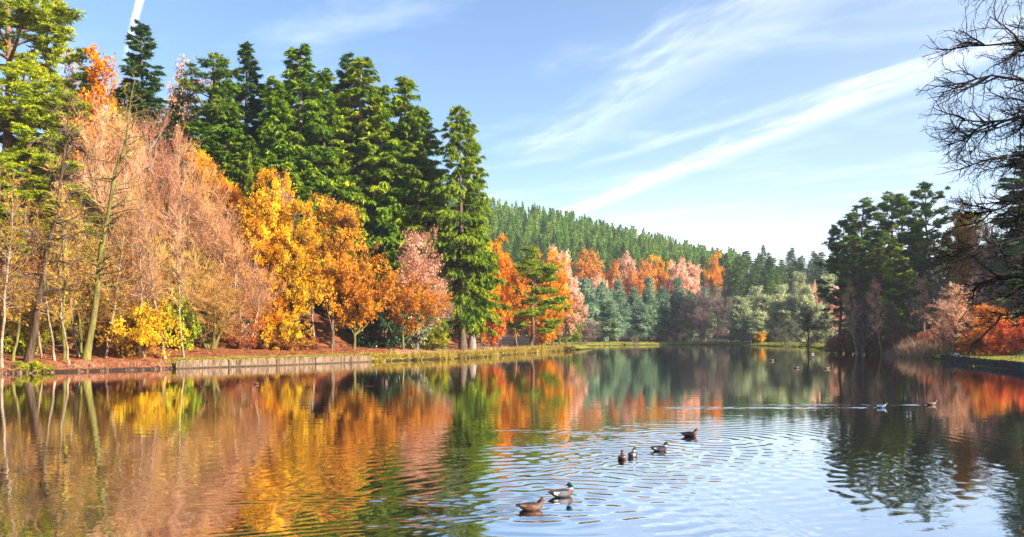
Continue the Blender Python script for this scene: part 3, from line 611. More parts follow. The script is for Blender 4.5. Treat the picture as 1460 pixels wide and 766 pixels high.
T('shL',55,430,78,70,'bright lime bush glowing behind the dark leaning trunk')
T('shL',30,455,77,60,'lime bush beside the left edge of the bank')
T('shL',48,510,70.8,44,'low green and white flowered plant at the foot of the dark leaning trunk',sink=.3,name='waterside_plant')
T('shY',205,425,80,110,'golden bush hanging low over the left bank under the pink alders')
T('shO',120,400,84,100,'orange bush in the shade behind the leaning stems')
T('shO',20,400,84,100,'orange bush behind the stems at the left edge')
T('shO',60,360,88,120,'tall orange bush under the golden pine')
T('shB',330,465,96,70,'rusty bracken clump under the ochre alder near the wall')
# --- pines at the left edge
T('pinG',0,-70,96,200,'huge golden green pine filling the top left corner',G4)
T('pinG2',66,-12,99,88,'golden pine with a bushy arm reaching over blue sky',G4)
T('pinG2',98,125,97,100,'lower golden pine right of the corner pine',G4)
T('pinG',45,90,95,150,'rounded golden pine below the corner pine',G4)
T('pinG2',5,210,84,110,'low golden pine at the left edge behind the bare stems',G4)
T('pinG2',120,260,92,90,'green pine showing through the ochre twigs',G4)
# --- skyline behind
T('oraS',130,42,100,110,'bright orange larch on the skyline beside the corner pine')
T('domS',100,64,104,80,'thin pinkish larch between the corner pine and the orange larch')
T('domS',256,76,116,95,'pink leaved bare tree on the skyline right of the dark fir')
T('larch',165,95,132,50,'small orange larch touching the dark fir')
T('sprC',201,28,108,105,'dark bluish fir alone on the skyline below the vapour trail',G2)
T('sprD',180,120,112,84,'short dark spruce at the left foot of the skyline fir',G2)
T('pinA',300,78,118,108,'broad topped pine, first of the tall skyline group from the left',G2)
T('pinA',268,130,122,84,'shorter pine between the pink skyline tree and the tall group',G2)
T('sprC',352,56,122,96,'dark narrow spruce with a sharp tip, second of the tall group',G2)
T('sprD',325,110,116,96,'mid green spruce filling the gap between pine and sharp tipped spruce',G2)
T('sprA',429,62,119,150,'tall dense green spruce with pointed tip in the middle of the skyline',G2)
T('sprA',392,105,115,108,'green spruce left of the tall middle spruce, slightly shorter',G2)
T('sprD',466,95,121,84,'golden tipped spruce right of the tall middle spruce',G2)
T('sprC',497,72,126,96,'dark spruce peeping above the drooping golden spruce',G2)
T('sprB',518,80,124,150,'drooping golden green spruce with its pale trunk showing',G2)
T('sprB',572,105,127,132,'golden green spruce at the right end of the tall group',G2)
T('sprD',598,150,124,96,'darker spruce at the right shoulder of the tall group',G2)
T('sprA',545,120,124,108,'green spruce behind the two golden ones',G2)
T('sprD',615,235,128,84,'low green spruce filling the gap before the lone spruce',G2)
T('sprD',285,170,112,108,'dark spruce above the orange oak',G2)
T('sprC',250,150,116,96,'dark fir above the pink alders',G2)
T('sprD',350,190,110,96,'green spruce behind the small blue conifer',G2)
T('sprC',395,215,116,108,'shadowy spruce between the yellow maple and the tall spruce',G2)
T('sprD',440,210,117,96,'shaded spruce right behind the bronze oak',G2)
T('sprC',310,235,108,84,'dark fir behind the orange oak crown',G2)
T('sprE',570,255,125,108,'low golden spruce above the pink leaved tree',G2)
for px,top,w,k in [(318,132,100,'sprA'),(378,118,100,'sprD'),(408,128,100,'sprA'),(452,112,95,'sprC'),(486,112,95,'sprA'),(540,128,95,'sprB'),(592,172,85,'sprB'),(240,165,90,'sprA')]:
    T(k,px,top,128,w,'deep green spruce mostly hidden inside the tall skyline group','hidden spruces of the tall group')
T('sprE',660,148,121,106,'lone large spruce standing clear against the sky with twin trunk',None,rz=1.)
T('sprB',673,200,124.5,80,'slimmer spruce close behind the lone large spruce')
T('sprB',356,212,101,26,'small bluish young conifer poking up beside the orange oak')
# --- golden trees
T('ora',288,192,103,75,'orange oak crown rising between pink alders and spruces',G3)
T('ora',325,235,104,75,'orange oak sloping down to the yellow maple',G3)
T('yel',382,252,101,100,'bright yellow maple with the highest crown of the yellow trees',G3)
T('yel2',418,300,102,85,'yellow maple overhanging the shaded forest floor',G3)
T('yel2',350,300,102,80,'yellow orange maple behind the pink alders',G3)
T('bro',474,262,106,104,'tall bronze orange oak right of the yellow maples',G3)
T('bro2',505,350,107,120,'spreading bronze oak with forked trunk near the wooden post',G3)
T('bro2',575,390,112,100,'low amber oak arching over the holly bush',G3)
T('pnkL',595,315,114,92,'half bare pinkish tree beside the lone spruce',G3)
T('pnkL',618,385,116,70,'low pink leaved tree at the foot of the lone spruce',G3)
T('pnkB',405,258,108,50,'bare pinkish tip behind the yellow maples',G3)
T('shY',405,445,99,80,'golden bush at the edge of the shaded forest floor')
T('shO',370,430,99,90,'orange bush under the yellow maple')
T('shD',548,430,112,85,'dark glossy rhododendron under the amber oak')
T('shD',520,443,113,60,'darker rhododendron left of the glossy one')
T('shV',598,440,115,75,'pale silvery leaved holly bush beside the dark rhododendron')
T('shL',618,458,115,46,'small lime bush at the right foot of the holly')
T('shD',375,450,100,80,'dark bush beneath the orange one by the yellow maples')
for i,(px,top,d,lb) in enumerate([(425,380,104,'bare pole in the shade left of the forked oak'),(450,370,106,'second bare pole in the shade behind the forked oak'),(510,360,118,'thick shaded trunk behind the forked oak'),(560,370,120,'shaded trunk behind the rhododendron'),(400,360,108,'shaded trunk behind the yellow maple')]):
    T('slim2' if i<2 else 'sprD',px,top-60,d,None,lb,'shaded trunks in the wood')
# --- promontory
T('ora2',712,320,146,80,'golden orange beech right of the lone spruce')
T('ora',735,365,158,60,'orange beech behind the dark stemmed pine')
T('ora2',690,395,143,64,'low golden beech by the bench')
T('yel',686,350,140,50,'yellow tree between lone spruce and orange beech')
T('red',704,440,131,40,'small fire red acer beside the lakeside path')
T('pinF',757,350,152,76,'dark stemmed green pine leaning over the point')
T('slim2',738,400,150,None,'thin bare stem left of the dark stemmed pine')
T('dome3',788,360,172,62,'pale orange tree at the tip of the wooded point',height_m=None)
T('dome2',808,385,184,50,'pinkish birch drooping to the water at the tip')
T('dome3',772,415,162,50,'low golden tree hanging over the water at the point')
T('dome2',798,352,198,60,'pink tree behind the tip of the wooded point')
T('shT',830,455,202,50,'grey brown waterside bush beyond the wooded point')
T('sprE',815,425,190,30,'small green conifer behind the waterside bush')
# --- far side: beeches
G5='russet beeches along the foot of the far hillside'
for px,top,d,w,k,lb in [(838,356,330,62,'dome','large domed russet beech, highest of the far row'),(800,372,325,44,'dome2','pink beech left of the large domed beech'),(872,372,332,40,'dome','russet beech right of the large domed beech'),
  (898,362,345,44,'dome2','pink beech with narrow top below the plantation'),(920,372,335,40,'dome','rounded russet beech in the middle of the far row'),(943,366,350,46,'dome3','orange beech in the far row'),(965,370,335,42,'dome2','rose coloured beech in the far row near its right end'),
  (985,374,340,40,'dome2','last rose coloured beech before the dark conifers'),(855,392,318,40,'dome2','low pink beech behind the blue green pines'),(1018,362,372,26,'dome3','lone orange broadleaf among the dark far conifers'),(905,385,322,40,'dome','low russet beech behind the blue green pines'),
  (1162,402,300,22,'dome2','bright pink tree above the pale pines'),(1190,405,262,30,'dome2','pink tree at the left foot of the dark pine clump'),(880,410,300,22,'dome2','small rose tree among the blue green pines')]: T(k,px,top,d,w,lb,G5)
# --- far side: blue-green pines
G6='blue green pines behind the far bank'
bl=[(835,400,268,60),(858,392,275,50),(880,402,282,46),(905,403,290,44),(925,398,292,46),(945,402,295,46),(965,399,296,44),(985,406,292,44),(870,430,268,50),(915,425,284,40),(1005,412,296,40)]
ord_=['first','second','third','fourth','fifth','sixth','seventh','eighth','ninth','tenth','eleventh']
for i,(px,top,d,w) in enumerate(bl): T('pinU' if i%2 else 'pinV',px,top,d,w,('tall' if top<410 else 'low')+' blue green pine, %s from the left of the far bank pines'%ord_[sorted(range(11),key=lambda q:bl[q][0]).index(i)],G6)
for i,(px,top,w) in enumerate([(985,420,40),(1003,408,42),(1022,412,40),(1038,425,36),(1000,440,40)]):
    T('gry',px,top,287-i*2,w,['bare grey tree before the blue green pines','tallest bare grey tree in the shaded gap','bare grey tree with spreading top in the shaded gap','bare grey tree touching the pale pines','low bare grey tree on the far bank'][i],'bare grey trees in the gap of the far bank')
for i,(px,top,d,w) in enumerate([(1058,417,262,40),(1075,412,266,44),(1095,414,264,42),(1112,410,266,42),(1130,415,262,40),(1148,412,258,40),(1085,440,258,40),(1120,445,255,44),(1165,430,250,40),(1142,393,300,34),(1180,384,300,36)]):
    T('pinP' if i%2 else 'pinP2',px,top,d,w,'pale yellow green pine, %s of the sunlit far bank pines'%ord_[i] if i<9 else ['round pale pine crown standing above the sunlit pines','pale pine against the left side of the dark pine clump'][i-9],'pale pines catching the sun on the far bank')
T('willow',1152,428,190,74,'grey green willow leaning over the water on the small spit')
T('willow',1120,452,215,46,'smaller grey green willow behind the spit')
T('shY',1085,472,253,18,'small amber bush beside the walker on the far bank')
T('shT',962,474,272,16,'reddish bare bush on the far bank edge')
T('shT',905,478,262,14,'tiny bare bush on the far bank left of the reddish one')
T('shT',1040,476,270,16,'grey bush on the far bank left of the walker')
T('shT',1190,478,178,30,'thin bare bush on the spit by the dark bench')
# --- hillside plantation
rp=np.random.default_rng(77); pts=[]; G7='spruces of the far hillside plantation'
def top_ridge(px): return np.interp(px,[640,700,760,800,850,900,950,1000,1040],[285,290,297,303,314,327,338,349,356])
tries=0
while len(pts)<290 and tries<20000:
    tries+=1
    px=rp.uniform(690,1045); d=rp.uniform(345,450); x=(px-CX)/F*d
    if all((x-a)**2+(d-b)**2>4.9**2 for a,b,_ in pts): pts.append((x,d,px))
for x,d,px in pts:
    hgt=rp.uniform(10.5,15.5)
    T('far%d'%rp.integers(0,5),px,0,d,hgt*rp.uniform(.42,.54)/d*F,'green spruce in the plantation covering the far hillside',G7,height_m=hgt,name='hillside_spruce')
def forest():
    rng=np.random.default_rng(78); cr=MB()
    for i in range(900):
        px=rng.uniform(650,1060); d=rng.uniform(440,535); x=(px-CX)/F*d; z=h1(x,d); H=rng.uniform(9,14.5); R=H*.21; n=330
        h=.05+.95*rng.random(n); nb=rng.random(7)*6.28; az=nb[rng.integers(0,7,n)]+rng.normal(size=n)*.35; r=R*(1-h)**.9*rng.uniform(.3,1.1,n)+.1
        c=np.stack([x+np.cos(az)*r,d+np.sin(az)*r,z+h*H],1); dd=unit(np.stack([np.cos(az),np.sin(az),-.2+.6*(h-.5)],1)+rng.normal(size=(n,3))*.3); sc_=rng.uniform(.7,1.3,n)
        cr.leaves(c,dd,unit(rng.normal(size=(n,3))*.7+np.array([0,0,1.])),1.15*sc_,.5*sc_,np.clip(.42+.13*rng.normal()+.2*rng.normal(size=n),0,1))
    tag(obj('plantation_forest',cr.mesh('plantation_forest',M['spruce_far'])),'upper part of the spruce plantation running up to the hill crest',kind='stuff')
forest()
G8='tall dark conifers beyond the pale pines'
for i in range(78):
    px=rp.uniform(1000,1250); d=rp.uniform(350,520); x=(px-CX)/F*d; z=h1(x,d)
    tz=CZ+(HY-rp.uniform(346,372))/F*d; hgt=max(12,min(tz-z,27)*rp.uniform(.85,1.))
    T(['farR','farR2','farB','farR'][rp.integers(0,4)],px,0,d,hgt*rp.uniform(.34,.46)/d*F,'tall dark conifer in the wood closing the end of the lake',G8,height_m=hgt)
# --- right bank
G9='dark pines clumped on the right bank'
for px,top,d,w,k,lb in [(1196,312,152,56,'pinC','outermost dark pine of the clump, leaning left over the far water'),(1212,300,149,60,'pinC','second dark pine of the clump from its left'),(1238,282,147,64,'pinA','broad green pine in the left half of the clump'),
  (1262,272,150,66,'pinA','round topped green pine in the middle of the clump'),(1288,276,146,62,'pinB','green pine right of the middle of the clump'),(1318,255,150,66,'pinC','tallest pine of the clump with layered dark top'),
  (1225,335,143,56,'pinB','lower pine at the shaded front of the clump'),(1252,330,142,56,'pinA','green pine with ivy toned lower crown'),(1300,330,146,60,'pinB','lower pine right of the clump middle'),(1340,330,150,60,'pinC','dark pine behind the rusty birch'),(1278,350,140,50,'pinF','small green pine at the front of the clump')]: T(k,px,top,d,w,lb,G9)
T('larch',1375,268,142,74,'green gold larch with orange leaves right of the pine clump')
T('pinG2',1380,300,146,56,'olive pine inside the orange larch')
T('sprC',1462,205,128,120,'large dark fir cut by the right edge behind the oak branches')
T('sprC',1490,180,136,120,'dark fir mostly beyond the right edge')
T('pnkL',1410,300,138,80,'pink leaved tall tree between larch and dark fir')
T('pnkL',1440,340,130,80,'pink leaved tree below the dark fir')
T('gry',1340,390,138,50,'bare grey tree at the right foot of the clump')
T('gry',1400,390,126,70,'bare grey tree behind the orange bushes')
T('gry',1230,420,140,34,'bare brown tree before the dark pines')
T('gry',1270,430,138,34,'bare brown tree in the shade of the clump')
T('birch',1222,405,139,None,'slender pale birch leaning left at the front of the clump',rz=0)
T('birch',1258,400,137,None,'pale birch with two tone stem leaning left in the clump',rz=0)
T('birch',1304,395,133,None,'straight white birch stem before the rusty bracken',rz=2.)
T('domS',1362,402,108,90,'pale pink leaved tree bright in the sun on the right bank')
T('domS',1345,425,114,60,'smaller pale pink tree beside the bright one')
T('ora',1408,428,108,76,'orange leaved tree behind the right bank bushes')
T('shD',1392,455,112,50,'dark evergreen bush between the pink tree and orange bushes')
G10='glowing orange bushes on the right bank'
for px,top,d,w,lb in [(1385,472,105,50,'smallest orange bush beside the standing angler'),(1408,465,103,66,'rounded orange red bush behind the grass'),(1440,456,99,76,'tallest orange red bush near the right edge'),(1475,460,97,80,'orange red bush cut by the right edge')]: T('shR' if px!=1408 else 'shO',px,top,d,w,lb,G10)
for i,(px,top,d,k) in enumerate([(1275,335,178,'sprA'),(1300,350,172,'sprD'),(1325,340,176,'sprC'),(1350,345,170,'sprA'),(1385,335,172,'sprD'),(1420,330,165,'sprC'),(1250,345,182,'sprD'),(1225,350,186,'sprA'),(1455,330,160,'sprA')]):
    T(k,px,top,d,64,'dark spruce in the shade behind the right bank trees','shaded spruces behind the right bank trees')
G11='rusty bracken clumps below the right bank pines'
for i,(px,top,d,w) in enumerate([(1195,478,152,40),(1218,476,148,46),(1240,477,146,46),(1262,478,142,46),(1285,474,138,50),(1308,476,134,50),(1330,472,124,50),(1350,468,118,46),(1370,470,112,40)]):
    T('shB',px,top,d,w,'rust brown bracken clump, %s along the right bank from the spit'%ord_[i],G11,name='bracken_clump')
for i,(px,top,d,w) in enumerate([(380,474,98,50),(410,476,99,46),(440,480,102,40),(350,480,97,44)]):
    T('shB',px,top,d,w,['red brown bracken clump under the dark bush','low bracken clump right of the golden bush','last bracken clump before the wooden post','bracken clump above the middle of the timber wall'][i],'bracken clumps above the timber wall',name='bracken_clump')

# ---------------------------------------------------------------- overhanging oak, trunk outside the picture
def oak():
    rng=np.random.default_rng(123); bx,by=17.0,19.5; bz=h1(bx,by); tr=MB()
    K=12; z=np.linspace(0,15,K); P=np.zeros((1,K,3)); P[0,:,2]=z; P[0,1:,:2]=np.cumsum(rng.normal(size=(K-1,2))*.12,0)
    r=.42*(1-z/15)**.8+.04; r[0]*=1.4; tr.tubes(P,r[None],12)
    tg=[(1385,-20,20),(1345,60,20.5),(1352,110,19),(1338,165,20),(1345,190,21.5),(1400,215,18),(1365,300,20),(1350,345,19),(1362,400,20.5),(1395,445,19),(1420,60,17),(1430,140,22),(1440,300,17),(1430,460,21),(1400,-80,22)]
    tgt=np.array([W(a+26,d,ztop(b,d)) for a,b,d in tg])-np.array([bx,by,bz])
    n=len(tg); zs=np.clip(tgt[:,2]*.72+1.6+rng.normal(size=n)*.5,2.4,12.5)
    ps=np.array([[np.interp(q,z,P[0,:,0]),np.interp(q,z,P[0,:,1]),q] for q in zs])
    mid=ps*.5+tgt*.5+np.array([0,0,1.])*rng.uniform(.2,1.2,(n,1))+rng.normal(size=(n,3))*.3
    L=bez(ps,mid,tgt,12); L[:,1:-1]+=rng.normal(size=(n,10,3))*.07; tr.tubes(L,taper(n,12,.10,.012),6)
    B,_=side_children(rng,L,n*24,.30,.99,.70,(.6,1.8),7,.20,.02); tr.tubes(B,taper(len(B),7,.026,.008),5)
    S,_=side_children(rng,B,n*230,.15,1.,.75,(.3,1.0),5,.25,.03); tw=MB(); tw.tubes(S,taper(len(S),5,.010,.005),4)
    S2,_=side_children(rng,S,n*1000,.1,1.,.8,(.12,.42),4,.28,.03); tw.tubes(S2,taper(len(S2),4,.005,.0032),3)
    o=empty('oak_tree',(bx,by,bz-.1)); tag(o,'large bare oak whose dark twiggy branches reach in from the right edge','tree')
    obj('trunk',tr.mesh('oak_trunk',M['barkoak'],True),o); obj('twigs',tw.mesh('oak_twigs',M['barkoak']),o)
    m=170; k=rng.integers(0,len(S2),m); c=S2[k,-1]; s=rng.uniform(.05,.09,m); lv=MB(); lv.leaves(c,rng.normal(size=(m,3)),rng.normal(size=(m,3)),s,s*.6,rng.random(m)*.6)
    obj('leaves',lv.mesh('oak_leaves',M['bracken']),o)
oak()

# ---------------------------------------------------------------- ground cover (nobody could count it)
def blades(name,label,pts,hgt,wid,mat,spread=.25,per=40,seed=1,lean=.5):
    rng=np.random.default_rng(seed); pts=np.asarray(pts); n=len(pts)*per; j=np.repeat(np.arange(len(pts)),per)
    xy=pts[j,:2]+rng.normal(size=(n,2))*spread; z=height(xy[:,0],xy[:,1]); z=np.maximum(z,-.05)
    hh=hgt*rng.uniform(.5,1.2,n)*pts[j,2]
    b=np.stack([xy[:,0],xy[:,1],z],1); d=unit(np.concatenate([rng.normal(size=(n,2))*lean,np.ones((n,1))],1)); B=polyl(rng,b,d,hh,3,.12,-.12)
    sd=unit(np.stack([rng.normal(size=n),rng.normal(size=n),0*hh],1))*wid/2
    V=np.stack([B[:,0]-sd,B[:,0]+sd,B[:,1]+sd*.9,B[:,1]-sd*.9,B[:,2]+sd*.2,B[:,2]-sd*.2],1)
    I=np.arange(n*6).reshape(n,6); Q=np.concatenate([I[:,[0,1,2,3]],I[:,[3,2,4,5]]]); v=np.clip(rng.normal(.5,.22,n)+.15*rng.normal(size=len(pts))[j],0,1)
    tag(obj(name,MB().add(V,Q,np.concatenate([v,v])).mesh(name,M[mat])),label,kind='stuff')
def shore(i0,i1,step,off,jit,seed):
    rng=np.random.default_rng(seed); out=[]
    for i in range(i0,i1):
        a,b=LAKE[i],LAKE[i+1]; L=np.hypot(*(b-a)); nrm=np.array([(b-a)[1],-(b-a)[0]])/L
        mid=(a+b)/2
        if sdist([mid[0]+nrm[0]],[mid[1]+nrm[1]])[0]<0: nrm=-nrm
        for t in np.arange(0,1,step/L):
            p=a+(b-a)*t+nrm*(off+rng.normal()*jit); out.append((p[0],p[1],rng.uniform(.5,1.25)))
    return out
# vertex indices: 7 = (-15.8,100) ... 10 = (2.5,146)
blades('bank_tussock_grass','ochre and green tussocks hanging over the water along the left bank',shore(7,12,.40,.45,.35,3),.85,.06,'tussock',.22,60,4,.8)
blades('short_grass','short sunlit grass along the top of the timber wall',shore(5,7,.35,.9,.35,5),.14,.04,'grass',.3,40,6,.5)
blades('wall_top_grass','sunlit ochre grass fringing the top of the timber wall',shore(5,7,.25,1.0,.45,55),.24,.04,'grass',.3,40,66,.7)
blades('waterside_grass','thin tangle of grass and stalks at the water edge on the left',shore(2,5,.5,.4,.4,7),.55,.035,'reed',.3,26,8,.9)
blades('far_bank_grass','grassy edge of the far bank',shore(13,20,.6,1.4,1.2,9),.35,.10,'grass',.5,18,10,.5)
blades('reed_bed','brown dead reeds along the right bank',shore(21,24,.35,1.2,1.2,11)+shore(21,24,.5,3.,1.4,12),1.9,.06,'reed',.4,26,13,.35)
blades('right_bank_grass','short grass above the dark edging wall',shore(24,27,.35,2.,1.4,14),.16,.05,'grass',.5,40,15,.5)
def litter():
    rng=np.random.default_rng(21); n=26000; px=rng.uniform(-20,800,n); dd=rng.uniform(68,135,n); x=(px-CX)/F*dd; s=sdist(x,dd); k=(s>.6)&(s<26); x,dd=x[k],dd[k]; z=height(x,dd)+.03
    m=len(x); c=np.stack([x,dd,z],1); sz=rng.uniform(.10,.24,m); b=MB(); b.leaves(c,unit(rng.normal(size=(m,3))*np.array([1,1,.2])),unit(rng.normal(size=(m,3))*.35+np.array([0,0,1.])),sz,sz*.7,rng.random(m))
    tag(obj('fallen_leaves',b.mesh('fallen_leaves',M['rust'])),'fallen russet leaves covering the left bank',kind='stuff')
    n=2600; x=rng.uniform(-45,75,n); y=rng.uniform(30,230,n)**1.0; k=sdist(x,y)<-1.; x,y=x[k],y[k]; m=len(x); sz=rng.uniform(.03,.09,m); b=MB(); b.leaves(np.stack([x,y,np.full(m,.012)],1),unit(rng.normal(size=(m,3))*np.array([1,1,.0])),np.tile([[0,0,1.]],(m,1)),sz,sz*.7,rng.random(m),fold=.02)
    tag(obj('floating_leaves',b.mesh('floating_leaves',M['pink'])),'scattered leaves floating on the lake',kind='stuff')
litter()

# ---------------------------------------------------------------- timber wall, edging wall, post, benches, people
mw=noisemat('weathered_timber',[(.05,.03,.018),(.19,.115,.07),(.38,.245,.16)],(3.1,3.1,.9)); mdk=noisemat('shaded_timber',[(.012,.013,.016),(.035,.036,.040),(.075,.072,.070)],(5,5,1.2))  # right edging's timber darkened in its colour, since its face stands in shade
def stain(m):
    N,L=m.node_tree.nodes,m.node_tree.links; p=[n for n in N if n.type=='BSDF_PRINCIPLED'][0]; src=p.inputs['Base Color'].links[0].from_socket; nz=[n for n in N if n.type=='TEX_NOISE'][0]
    g=N.new('ShaderNodeNewGeometry'); q=N.new('ShaderNodeSeparateXYZ'); L.new(g.outputs['Position'],q.inputs[0]); a=N.new('ShaderNodeMath'); a.operation='MULTIPLY_ADD'; a.inputs[1].default_value=-.5; L.new(nz.outputs[0],a.inputs[0]); L.new(q.outputs[2],a.inputs[2])
    r=N.new('ShaderNodeMapRange'); r.inputs[1].default_value=-.10; r.inputs[2].default_value=-.24; L.new(a.outputs[0],r.inputs[0])
    x=N.new('ShaderNodeMix'); x.data_type='RGBA'; L.new(r.outputs[0],x.inputs[0]); L.new(src,x.inputs[6]); x.inputs[7].default_value=(.035,.032,.014,1); L.new(x.outputs[2],p.inputs['Base Color'])
stain(mw)
def pilewall(pts,top,name,label,mat,step,r,seed,cat='wall'):
    rng=np.random.default_rng(seed); root=empty(name,(pts[0][0],pts[0][1],0)); tag(root,label,cat); o0=np.array([pts[0][0],pts[0][1]])
    b=MB(); posts=[]; acc=0
    for i in range(len(pts)-1):
        a,c=np.array(pts[i]),np.array(pts[i+1]); L=np.hypot(*(c-a)); ang=math.atan2(*(c-a)[::-1])
        for t in np.arange(0,L,step):
            p=a+(c-a)*(t/L)-o0; hh=top+rng.normal()*.05; rr=r*rng.uniform(.85,1.1)
            Pp=np.array([[[p[0],p[1],-.8],[p[0]+rng.normal()*.01,p[1],hh-.02],[p[0],p[1],hh],[p[0],p[1],hh+.001]]]); b.tubes(Pp,np.array([[rr,rr,rr*.8,.001]]),8)
            acc+=step
            if acc>5.5: acc=0; posts.append((p,ang,hh))
    obj('pile_row',b.mesh('pile_row',mat),root)
    for p,ang,hh in posts:
        q=MB(); q.box((p[0]+.12*math.sin(ang)*1,p[1]-.14*math.cos(ang),hh/2-.33),(.09,.09,hh+.6),rot=ang); obj('post',q.mesh('post',M['barkdark']),root)
pilewall([(-29.9,79),(-23,87.9),(-15.9,99.9)],.74,'timber_pile_wall','sunlit wall of weathered timber piles holding up the left bank',mw,.19,.115,31)
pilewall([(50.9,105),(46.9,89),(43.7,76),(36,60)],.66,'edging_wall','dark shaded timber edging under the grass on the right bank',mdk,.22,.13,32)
def post():
    x,y,_=W(473,98.5); z=h1(x,y); b=MB(); b.tubes(np.array([[[0,0,-.2],[0.01,0,1.15],[0.01,0,1.22],[0.01,0,1.221]]]),np.array([[.085,.08,.05,.001]]),10)
    o=obj('wooden_post',b.mesh('wooden_post',mw)); o.location=(x,y,z); tag(o,'single pale wooden post standing in the leaves by the forked oak','post')
post()
def bench(px,d,rz,label,mat):
    x,y,_=W(px,d); z=h1(x,y); r=empty('bench',(x,y,z),rz); tag(r,label,'bench')
    b=MB()
    for k in range(4): b.box((0,-.18+k*.12,.45),(1.5,.10,.04))
    obj('seat',b.mesh('bench_seat',mat),r); b=MB()
    for k in range(3): b.box((0,.27+k*.03,.58+k*.13),(1.5,.03,.10))
    obj('backrest',b.mesh('bench_back',mat),r)
    for sx in(-.65,.65):
        for sy in(-.17,.26):
            b=MB(); b.box((sx,sy,.215 if sy<0 else .45),(.07,.07,.43 if sy<0 else .9)); obj('leg',b.mesh('bench_leg',mat),r)
bench(684,129,.6,'dark wooden bench under the trees by the lakeside path',M['barkdark'])
bench(1182,186,.2,'dark bench on the grass of the small spit',M['barkdark'])
bench(1459,88,-1.2,'green bench cut by the right edge above the edging wall',noisemat('green_paint',[(.02,.06,.03),(.03,.10,.05)]))
def person(px,d,rz,label,top,legs,hair,lean=0.,hgt=1.72,sit=False,zoff=0):
    x,y,_=W(px,d); z=h1(x,y); s=hgt/1.72
    V=[(0,0,.95),(0,0,1.12),(0,.01,1.30),(0,.01,1.44),(0,-.01,1.53),(0,-.03,1.60),(0,-.03,1.69)]; R=[.15,.135,.165,.13,.055,.085,.07]; E=[(0,1),(1,2),(2,3),(3,4),(4,5),(5,6)]
    for sx in(-1,1):
        b=len(V); V+=[(sx*.10,0,.90),(sx*.11,-.02 if sx>0 else .03,.50),(sx*.12,.0 if sx>0 else .10,.08),(sx*.13,-.14 if sx>0 else -.04,.04)]; R+=[.095,.062,.045,.04]; E+=[(0,b),(b,b+1),(b+1,b+2),(b+2,b+3)]
        b=len(V); V+=[(sx*.20,.01,1.40),(sx*.25,.03,1.13),(sx*.20,-.14,.96),(sx*.17,-.20,.93)]; R+=[.06,.046,.036,.034]; E+=[(3,b),(b,b+1),(b+1,b+2),(b+2,b+3)]
    me=bpy.data.meshes.new('skel'); me.from_pydata(V,E,[]); o=bpy.data.objects.new('skel',me); C.objects.link(o)
    sk=o.modifiers.new('s','SKIN'); 
    for v,r in zip(me.skin_vertices[0].data,R): v.radius=(r*1.3,r*1.12)
    me.skin_vertices[0].data[0].use_root=True
    o.modifiers.new('u','SUBSURF').levels=1
    bpy.context.view_layer.update(); ev=o.evaluated_get(bpy.context.evaluated_depsgraph_get()); m2=bpy.data.meshes.new_from_object(ev); bpy.data.objects.remove(o)
    for nm,c in(('top',top),('legs',legs),('skin',(.45,.26,.18)),('hair',hair),('shoes',(.02,.02,.02))): m2.materials.append(noisemat('cloth_'+nm,[tuple(q*.7 for q in c),c],(6,6,6)))
    m2.polygons.foreach_set('use_smooth',[True]*len(m2.polygons))
    for p in m2.polygons:
        c=p.center
        p.material_index=4 if c.z<.09 else 1 if c.z<.93 and abs(c.x)<.17 else 0
        if c.z>1.50: p.material_index=2
        if c.z>1.655 or (c.z>1.56 and c.y>-.01): p.material_index=3
        if c.y<-.18 and .85<c.z<1.0: p.material_index=2
    r=obj('person',m2); r.location=(x,y,z+zoff); r.rotation_euler=(lean,0,rz); r.scale=(s,s,s); tag(r,label,'person')
person(1071,256,2.0,'distant person in a blue top and white trousers walking the far bank',(.02,.12,.55),(.75,.75,.78),(.03,.02,.015),hgt=1.85)
person(1354,104.6,1.2,'person in a dark olive coat and blue trousers standing by the reeds',(.07,.075,.04),(.05,.10,.16),(.30,.24,.16),lean=.12,hgt=1.8)
person(700,140,1.,'person in dark clothes on the path behind the small red acer',(.02,.02,.025),(.03,.03,.05),(.02,.015,.01))
person(709,139,-.6,'person in a black jacket and pale trousers, left of a companion on the path',(.015,.015,.02),(.10,.14,.28),(.02,.015,.01))
person(713,139.5,.6,'person in a dark blue jacket, right of a companion on the path',(.02,.03,.08),(.03,.04,.08),(.05,.03,.02))
def bag():
    x,y,_=W(1364,103.6); z=h1(x,y); b=MB(); th=np.arange(12)/12*6.283; K=[(0,.16),(.03,.20),(.14,.21),(.25,.17),(.30,.09),(.31,.01)]
    R=np.array([np.stack([np.cos(th)*r*1.5,np.sin(th)*r,np.full(12,h)],1) for h,r in K]); I=np.arange(72).reshape(6,12); b.add(R.reshape(-1,3),np.stack([I[:-1],np.roll(I[:-1],-1,1),np.roll(I[1:],-1,1),I[1:]],-1))
    o=empty('bag',(x,y,z)); tag(o,'pale blue and white bag on the grass beside the standing angler','bag'); obj('bag_body',b.mesh('bag_body',noisemat('pale_blue_cloth',[(.25,.45,.62),(.75,.78,.8)],(6,6,6)),True),o)
    h=MB(); t=np.linspace(0,math.pi,9); P=np.stack([np.cos(t)*.12,0*t,.29+np.sin(t)*.12],1)[None]; h.tubes(P,np.full((1,9),.012),6); obj('handle',h.mesh('bag_handle',DM['blue'],True),o)
bag()

